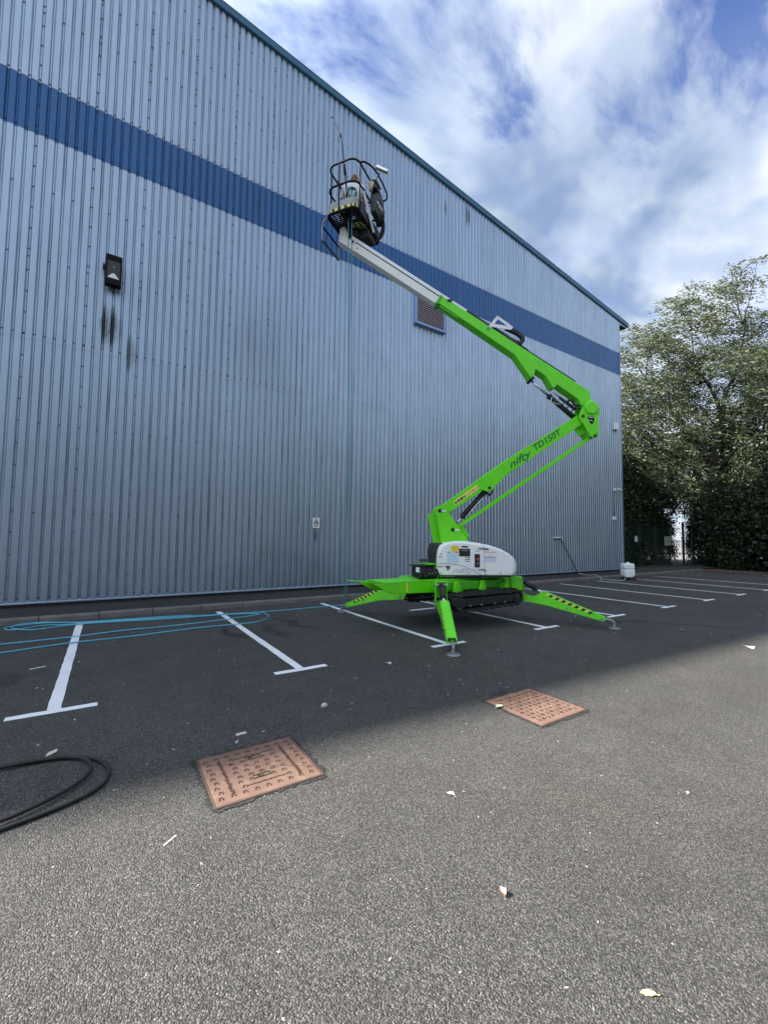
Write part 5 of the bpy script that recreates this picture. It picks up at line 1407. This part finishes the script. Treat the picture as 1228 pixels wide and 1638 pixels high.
for x in (-2.6, 2.2):
    mb = MB(); mb.box((x, -0.03, 1.5), (1.3, 0.08, 1.2)); w_ = mb.build('window', M['label_white'], hs)
    mb = MB(); mb.box((x, -0.08, 1.5), (1.1, 0.03, 1.0)); mb.build('pane', M['lampglass'], w_)
pf = empty('palisade_fence', (47, 19.5, 0), R(-30)); tag(pf, 'pale palisade fence with dark blue rail across the bright yard', 'fence')
for i in range(34):
    mb = MB() if i == 0 else None
    if i == 0:
        mb.prism([(-0.06, 0), (0.06, 0), (0.06, 1.75), (0, 1.9), (-0.06, 1.75)], -0.01, 0.01); pme = mb.mesh('pale', M['alu'])
    o = bpy.data.objects.new('pale', pme); o.location = (-4 + i * 0.26, 0, 0.05); link(o, pf)
for z in (0.45, 1.6):
    mb = MB(); mb.box((0.3, 0.04, z), (9.2, 0.04, 0.14)); mb.build('rail', M['navy'], pf)

# ------------------------------------------------------------------ trees and bushes
rng = np.random.default_rng(5)
def leaf_mesh(name, c, d, ln, wd, mat):
    """rhombic leaves: centres c, axes d, lengths ln, widths wd"""
    N = len(c)
    d = d / np.linalg.norm(d, axis=1, keepdims=True)
    r = rng.normal(size=(N, 3)); s = np.cross(d, r); s /= np.linalg.norm(s, axis=1, keepdims=True)
    nrm = np.cross(d, s)
    v = np.empty((N, 4, 3))
    v[:, 0] = c - d * ln[:, None] * 0.5
    v[:, 1] = c + s * wd[:, None] * 0.5 + nrm * wd[:, None] * 0.15
    v[:, 2] = c + d * ln[:, None] * 0.5
    v[:, 3] = c - s * wd[:, None] * 0.5 + nrm * wd[:, None] * 0.15
    me = bpy.data.meshes.new(name)
    me.vertices.add(N * 4); me.vertices.foreach_set('co', v.reshape(-1).astype(np.float32))
    me.loops.add(N * 4); me.loops.foreach_set('vertex_index', np.arange(N * 4, dtype=np.int32))
    me.polygons.add(N); me.polygons.foreach_set('loop_start', np.arange(0, N * 4, 4, dtype=np.int32)); me.polygons.foreach_set('loop_total', np.full(N, 4, dtype=np.int32))
    me.update(calc_edges=True); me.materials.append(mat)
    return me
def limb(mb, a, b, r0, r1, bend=0.12, n=6):
    a = Vector(a); b = Vector(b); L_ = (b - a).length
    o_ = Vector(rng.normal(size=3)) * bend * L_
    pts = []
    for i in range(n + 1):
        t = i / n; pts.append(a.lerp(b, t) + o_ * math.sin(math.pi * t) + Vector((0, 0, 0.05 * L_ * math.sin(math.pi * t))))
    mb.tube(pts, [r0 + (r1 - r0) * i / n for i in range(n + 1)], 7)
    return pts
# willow: local frame x = to the right as seen from the yard, y = away, z up
wil = empty('willow_tree', (34.0, 11.6, 0), math.atan2(-0.548, 0.836)); tag(wil, 'tall silvery green windblown willow rising above the dark bushes', 'tree')
lobes = [(-1.6, 0, 15.8, 1.8, 2.0, 3.5), (-0.7, 0, 17.8, 0.9, 1.2, 1.9), (2.2, 0.5, 17.8, 1.4, 1.8, 3.3), (3.2, 0.4, 20.4, 0.9, 1.1, 1.7), (4.4, 0.3, 15.0, 1.9, 2.2, 2.8), (-4.0, 0.5, 13.4, 2.2, 2.4, 3.4), (-5.3, 0.5, 10.8, 1.9, 2.2, 2.9), (0.6, -0.5, 12.2, 3.6, 3.0, 2.9), (5.6, 0, 12.6, 3.0, 2.8, 3.8), (-3.6, 0, 9.0, 2.9, 2.6, 2.2), (3.6, 0, 9.0, 3.4, 2.8, 2.3), (7.5, 0, 9.5, 2.6, 2.5, 3.0), (-2.5, 0, 6.0, 2.4, 2.0, 1.5), (-5.0, 1.0, 6.4, 2.0, 2.0, 2.0), (4.5, 0.3, 6.6, 2.4, 2.2, 1.6)]
wts = np.array([l[3] * l[4] * l[5] for l in lobes]); wts /= wts.sum()
NS = 1650
cl = np.empty((NS, 3))
for i in range(NS):
    l = lobes[rng.choice(len(lobes), p=wts)]
    q = rng.normal(size=3); q /= np.linalg.norm(q); q *= rng.uniform(0.35, 1.0) ** 0.5
    cl[i] = (l[0] + q[0] * l[3], l[1] + q[1] * l[4], l[2] + q[2] * l[5])
NL = 60
cs, ds = [], []
for i in range(NS):
    hgt = min(1, max(0, (cl[i, 2] - 8) / 8))
    dr = np.array([0.75 + 0.35 * hgt, rng.normal() * 0.35, 0.35 * hgt - 0.25 + rng.normal() * 0.25]); dr /= np.linalg.norm(dr)
    ln_ = rng.uniform(1.2, 2.8)
    t = rng.uniform(0, 1, NL)
    p_ = cl[i] + dr * (t[:, None] - 0.4) * ln_ + np.array([0, 0, -0.35]) * (t[:, None] ** 2) * ln_ * 0.6 + rng.normal(size=(NL, 3)) * np.array([0.13, 0.16, 0.11])
    cs.append(p_); ds.append(dr + rng.normal(size=(NL, 3)) * 0.30)
cs = np.concatenate(cs); ds = np.concatenate(ds)
link(bpy.data.objects.new('crown', leaf_mesh('crown', cs, ds, rng.uniform(0.15, 0.32, len(cs)), rng.uniform(0.045, 0.085, len(cs)), M['willow_leaf'])), wil)
mb = MB()
limb(mb, (0, 0, -0.1), (0.1, 0, 6.6), 0.42, 0.33, 0.02)
fork = [((0.1, 0, 6.5), (-2.6, 0.2, 10.6), .2, .09), ((0.1, 0, 6.5), (1.1, 0.2, 9.4), .28, .2), ((1.1, .2, 9.4), (-0.9, 0, 13.4), .15, .07), ((1.1, .2, 9.4), (2.2, .3, 13.4), .17, .09), ((2.2, .3, 13.4), (3.2, .5, 18), .08, .03), ((-.9, 0, 13.4), (-1.0, 0, 17.2), .06, .02), ((0.1, 0, 6.2), (4.6, 0, 9.6), .2, .09), ((4.6, 0, 9.6), (5.8, 0, 14.5), .09, .03), ((-2.6, .2, 10.6), (-4.4, .5, 13.6), .08, .03), ((0.1, 0, 5.2), (-3.6, 0.4, 8.2), .15, .05), ((0.1, 0, 5.8), (2.6, -.3, 7.8), .15, .05)]
for a, b, r0, r1 in fork:
    limb(mb, a, b, r0, r1, 0.06)
ends = np.array([f_[1] for f_ in fork])
for i in range(0, NS, 14):
    j = np.argmin(np.linalg.norm(ends - cl[i], axis=1))
    a = Vector(ends[j]) * 0.75 + Vector(fork[j][0]) * 0.25
    limb(mb, a, Vector(cl[i]), 0.035, 0.010, 0.08, 4)
mb.build('trunk', M['bark'], wil)

def dense_tree(name, lobes, n, leaf, wid, mat, trunk_h, tr, spread=0.45):
    t = empty(name)
    vol = np.array([l[3] * l[4] * l[5] for l in lobes]) ** (2 / 3); vol /= vol.sum()
    k = n // 40; cc_ = np.empty((k, 3))
    for i in range(k):
        l = lobes[rng.choice(len(lobes), p=vol)]
        q = rng.normal(size=3); q /= np.linalg.norm(q); q *= rng.uniform(0.4, 1.0) ** 0.4
        cc_[i] = (l[0] + q[0] * l[3], l[1] + q[1] * l[4], max(0.15, l[2] + q[2] * l[5]))
    c_ = np.repeat(cc_, 40, axis=0) + rng.normal(size=(k * 40, 3)) * spread * rng.uniform(0.5, 1.2, (k * 40, 1)) * 0.6
    c_[:, 2] = np.maximum(c_[:, 2], 0.05)
    d_ = rng.normal(size=c_.shape) + np.array([0.25, 0, -0.35])
    link(bpy.data.objects.new('crown', leaf_mesh('crown', c_, d_, rng.uniform(leaf * .7, leaf * 1.3, len(c_)), rng.uniform(wid * .7, wid * 1.3, len(c_)), mat)), t)
    mb = MB(); limb(mb, (0, 0, -0.1), (0.1, 0, trunk_h), tr, tr * 0.6, 0.03)
    for i in range(0, k, max(1, k // 26)):
        limb(mb, (0.08, 0, trunk_h * rng.uniform(0.5, 1.0)), cc_[i], tr * 0.3, 0.015, 0.08, 5)
    mb.build('trunk', M['bark'], t)
    return t
def copy_tree(src, loc, rz, sc, label, group, name=None):
    o = src.copy(); col.objects.link(o); o.location = loc; o.rotation_euler = (0, 0, rz); o.scale = sc
    o['label'] = label; o['group'] = group
    for ch_ in src.children:
        c_ = ch_.copy(); col.objects.link(c_); c_.parent = o
    return o
bush = dense_tree('dense_bush', [(0, 0, 1.4, 1.8, 1.6, 1.5), (0.5, 0.2, 3.2, 1.5, 1.4, 1.6), (-0.6, -.2, 4.3, 1.1, 1.1, 1.2), (1.2, 0.6, 4.9, 0.5, 0.5, 1.1), (-1.5, 0.5, 3.2, 0.6, 0.7, 1.0), (0.3, -1.2, 4.6, 0.5, 0.5, 1.2), (0.1, 0.2, 5.7, 0.35, 0.35, 0.8), (1.6, -0.9, 2.6, 0.6, 0.6, 0.9)], 14000, 0.18, 0.10, M['hedge_leaf'], 3.2, 0.10, 0.62)
tag(bush, 'dense dark ivy-clad bush just right of the gateway', 'bush', 'dark bushes behind the far bays'); bush.location = (32.9, 10.4, 0)
bushes = [((30.6, 8.9, 0), 1.1, (1, 1, 0.95), 'bushy dark shrub directly under the willow, second from the gateway'),
          ((30.2, 6.4, 0), 2.3, (1.1, 1.05, 1.05), 'broad dark shrub at the right edge of the picture'),
          ((30.5, 3.6, 0), 0.4, (1.1, 1.1, 1.1), 'unseen dark leafy bush added past the right edge for the wall to reflect'),
          ((30.4, 0.8, 0), 3.1, (1.1, 1.0, 1.0), 'unseen dark leafy bush added past the right edge for the wall to reflect'),  # both out of view, added so the metal wall mirrors dark planting
          ((33.6, 8.6, 0), 4.0, (1.2, 1.2, 1.35), 'taller dark shrub behind the bushy one under the willow'),
          ((34.7, 15.1, 0), 1.5, (0.5, 0.5, 0.6), 'small dark bush on the left side of the gateway opening'),
          ((36.4, 13.3, 0), 3.5, (0.5, 0.5, 0.75), 'small dark bush on the right side of the gateway opening'),
          ((28.9, 15.0, 0), 0.8, (0.9, 0.8, 0.75), 'dark bush right behind the fence next to the warehouse corner'),
          ((31.3, 15.3, 0), 2.8, (0.95, 0.8, 0.8), 'dark bush right behind the fence beside the sign board'),
          ((26.3, 15.2, 0), 4.1, (0.9, 0.8, 0.8), 'dark bush behind the fence, mostly hidden by the warehouse corner'),
          ((33.4, 5.6, 0), 5.0, (1.2, 1.2, 1.4), 'tall dark shrub behind the broad one at the right edge')]
for loc_, rz_, sc_, lab in bushes:
    copy_tree(bush, loc_, rz_, sc_, lab, 'dark bushes behind the far bays')
dk = dense_tree('dark_tree', [(0, 0, 5.2, 2.5, 2.5, 2.6), (-0.8, 0, 7.4, 1.9, 1.9, 1.9), (1.2, .4, 7.0, 1.9, 1.9, 2.0), (0.2, 0, 3.4, 2.4, 2.2, 1.4)], 20000, 0.19, 0.11, M['dark_leaf'], 5.0, 0.2)
tag(dk, 'dark leafy tree filling the corner next to the warehouse', 'tree', 'dark trees beyond the fence'); dk.location = (29.3, 16.2, 0); dk.scale = (1.0, 1.0, 0.92)
for loc_, rz_, sc_, lab in [((33.0, 17.2, 0), 1.9, (1.15, 1.1, 1.05), 'dark leafy tree overhanging the sign board'),
                            ((36.6, 17.6, 0), 3.4, (1.15, 1.15, 0.95), 'dark tree whose low branches hang over the gateway'),
                            ((25.6, 19.5, 0), 0.7, (1.1, 1.1, 1.15), 'dark tree mostly hidden behind the warehouse corner'),
                            ((37.6, 10.6, 0), 5.2, (1.1, 1.1, 1.05), 'dark tree behind the willow trunk'),
                            ((41.5, 15.2, 2.2), 1.2, (1.3, 1.3, 1.0), 'far dark tree whose leaves hang above the gateway'),
                            ((38.5, 4.8, 0), 4.4, (1.3, 1.3, 1.1), 'dark tree beyond the bushes at the right edge'),
                            ((27.0, 17.2, 0), 2.6, (0.8, 0.8, 0.62), 'low dark tree close behind the fence')]:
    copy_tree(dk, loc_, rz_, sc_, lab, 'dark trees beyond the fence')
# unseen trees and bushes right of the frame, added for the wall to reflect
for i, (x, y) in enumerate([(34, 0), (33.5, -6), (34, -12), (33, -18), (32, -25)]):
    copy_tree(dk, (x, y, 0), 1.3 * i, (1.5, 1.5, 1.35), 'unseen dark tree added past the right edge for the wall to reflect', 'unseen trees added past the right edge')
for i in range(3):
    copy_tree(bush, (30.3, -2.2 - 3.2 * i, 0), 1.7 * i, (1.1, 1.2, 1.05), 'unseen dark leafy bush added past the right edge for the wall to reflect', 'dark bushes behind the far bays')

for i in range(10):  # unseen tree row behind the camera, added to darken the lower wall reflections
    copy_tree(dk, (-17 + 5.6 * i, -25 - 1.5 * (i % 3), 0), 2.1 * i, (1.4, 1.4, 1.25), 'unseen dark tree added across the yard to darken what the wall reflects', 'unseen trees added across the yard')
# ------------------------------------------------------------------ litter on the tarmac
def leaf_thing(name, x, y, ln, wd, rz_, mat, label, cat, curl=0.25, shape='leaf', z=0.003, tilt=0.0):
    t = empty(name, (x, y, z), rz_); tag(t, label, cat)
    n, m_ = 8, 4; vs = []
    for i in range(n + 1):
        u = i / n
        w_ = wd * (math.sin(math.pi * min(1, u * 0.94 + 0.03)) ** 0.7 if shape == 'leaf' else (1 - u * 0.9 if shape == 'tri' else 1.0))
        for j in range(m_ + 1):
            s = j / m_ - 0.5
            vs.append(((u - 0.5) * ln, s * w_, curl * wd * (abs(s) * 2) ** 1.6 * (0.6 + 0.4 * math.sin(5 * u)) + curl * ln * 0.25 * (u - 0.5) ** 2 + 0.0015 * math.sin(17 * u + 9 * s) + tilt * (u)))
    mb = MB(); mb._add(vs, [(i * (m_ + 1) + j, i * (m_ + 1) + j + 1, (i + 1) * (m_ + 1) + j + 1, (i + 1) * (m_ + 1) + j) for i in range(n) for j in range(m_)], True)
    o = mb.build('blade' if shape == 'leaf' else 'sheet', mat, t)
    if shape == 'leaf':
        mb = MB(); mb.tube(smooth_path([(-ln * 0.5, 0, 0.001), (-ln * 0.62, 0.004, 0.002), (-ln * 0.78, 0.002, 0.003)], 3), 0.0012, 5); mb.build('stalk', mat, t)
    return t
leaf_thing('fallen_leaf', 1.69, 0.82, 0.052, 0.024, R(140), M['green_leaf'], 'pale yellow-green leaf with stalk lying nearest the bottom right corner', 'leaf', 0.15)
leaf_thing('fallen_leaf', 1.58, 1.39, 0.045, 0.034, R(75), M['brown_leaf'], 'pinkish brown curled dead leaf on the sunlit tarmac', 'leaf', 0.6, tilt=0.012)
leaf_thing('fallen_leaf', -0.27, 4.03, 0.11, 0.05, R(62), M['dead_leaf'], 'large pale oval leaf just behind the black hose', 'leaf', 0.12)
leaf_thing('fallen_leaf', 3.23, 2.87, 0.10, 0.06, R(10), M['dead_leaf'], 'pale leaf lying on the left edge of the chequered manhole cover', 'leaf', 0.2, z=0.012)
leaf_thing('fallen_leaf', 1.89, 2.08, 0.055, 0.03, R(110), M['dead_leaf'], 'small pale curled leaf alone on the sunlit tarmac right of the split manhole cover', 'leaf', 0.4)
leaf_thing('fallen_leaf', 3.20, 1.28, 0.04, 0.02, R(20), M['dead_leaf'], 'tiny pale leaf on the sunlit tarmac near the right edge', 'leaf', 0.2)
leaf_thing('fallen_leaf', -0.63, 6.62, 0.16, 0.04, R(25), M['paper'], 'white oblong scrap between the blue hose and the first bay line', 'scrap', 0.1, 'strip')
leaf_thing('paper_scrap', 0.99, 3.61, 0.085, 0.042, R(8), M['paper'], 'flat white rectangular paper scrap behind the split manhole cover', 'paper', 0.05, 'strip')
leaf_thing('paper_scrap', 0.93, 3.49, 0.055, 0.022, R(58), M['paper'], 'small torn white paper bit touching the corner of the split manhole cover', 'paper', 0.3, 'tri')
leaf_thing('paper_scrap', 0.35, 2.57, 0.085, 0.010, R(38), M['paper'], 'narrow white paper sliver in the sun below the split manhole cover', 'paper', 0.1, 'strip')
leaf_thing('paper_scrap', 8.35, 2.42, 0.22, 0.17, R(210), M['paper'], 'triangular white paper lying at the far right edge of the shadow', 'paper', 0.05, 'tri')
leaf_thing('paper_scrap', 3.09, 4.59, 0.09, 0.05, R(100), M['paper'], 'crumpled white scrap lying just left of the nearest outrigger foot', 'paper', 0.5, 'strip')
cr = empty('crumpled_tissue', (1.80, 3.76, 0)); tag(cr, 'crumpled white tissue on the shaded tarmac between the two manhole covers', 'tissue')
bmx = bmesh.new(); bmesh.ops.create_icosphere(bmx, subdivisions=2, radius=1.0); rb = random.Random(6)
for v in bmx.verts:
    k = rb.uniform(0.5, 1.25); v.co = (v.co.x * 0.034 * k, v.co.y * 0.026 * k, max(0.001, 0.016 + v.co.z * 0.02 * k))
me = bpy.data.meshes.new('wad'); bmx.to_mesh(me); bmx.free(); me.materials.append(M['paper']); link(bpy.data.objects.new('wad', me), cr)
# flecks of leaf and blossom nobody could count
mb = MB(); rf = random.Random(21)
def fleck(x, y, s):
    a = rf.uniform(0, 6.28); ca, sa = math.cos(a), math.sin(a); l_, w_ = s * rf.uniform(0.8, 1.6), s * rf.uniform(0.35, 0.7); zt = rf.uniform(0.002, 0.35 * s + 0.003)
    P_ = [(-l_ / 2, 0, 0.002), (0, -w_ / 2, zt * 0.6), (l_ / 2, 0, zt), (0, w_ / 2, zt * 0.5 + 0.001)]
    mb._add([(x + p[0] * ca - p[1] * sa, y + p[0] * sa + p[1] * ca, p[2]) for p in P_], [(0, 1, 2, 3)])
for i in range(330):
    fleck(rf.uniform(-1.8, 9.5), rf.uniform(3.0, 9.7), rf.uniform(0.012, 0.034))
for i in range(120):
    fleck(rf.uniform(-0.2, 5.0), rf.uniform(0.6, 3.0), rf.uniform(0.006, 0.016))
for i in range(260):
    fleck(rf.uniform(8, 28), rf.uniform(1.0, 10.0), rf.uniform(0.02, 0.06))
tag(mb.build('leaf_litter', M['dead_leaf']), 'tiny pale flecks of leaf scattered over the tarmac', 'leaf litter', kind='stuff')
mb = MB()
for i in range(500):
    fleck(rf.uniform(25.9, 29), rf.uniform(2, 11.8), rf.uniform(0.05, 0.12))
o = mb.build('leaf_litter', M['brown_leaf']); o.location.z = 0.05; tag(o, 'brown dead leaves covering the soil under the bushes', 'leaf litter', kind='stuff')
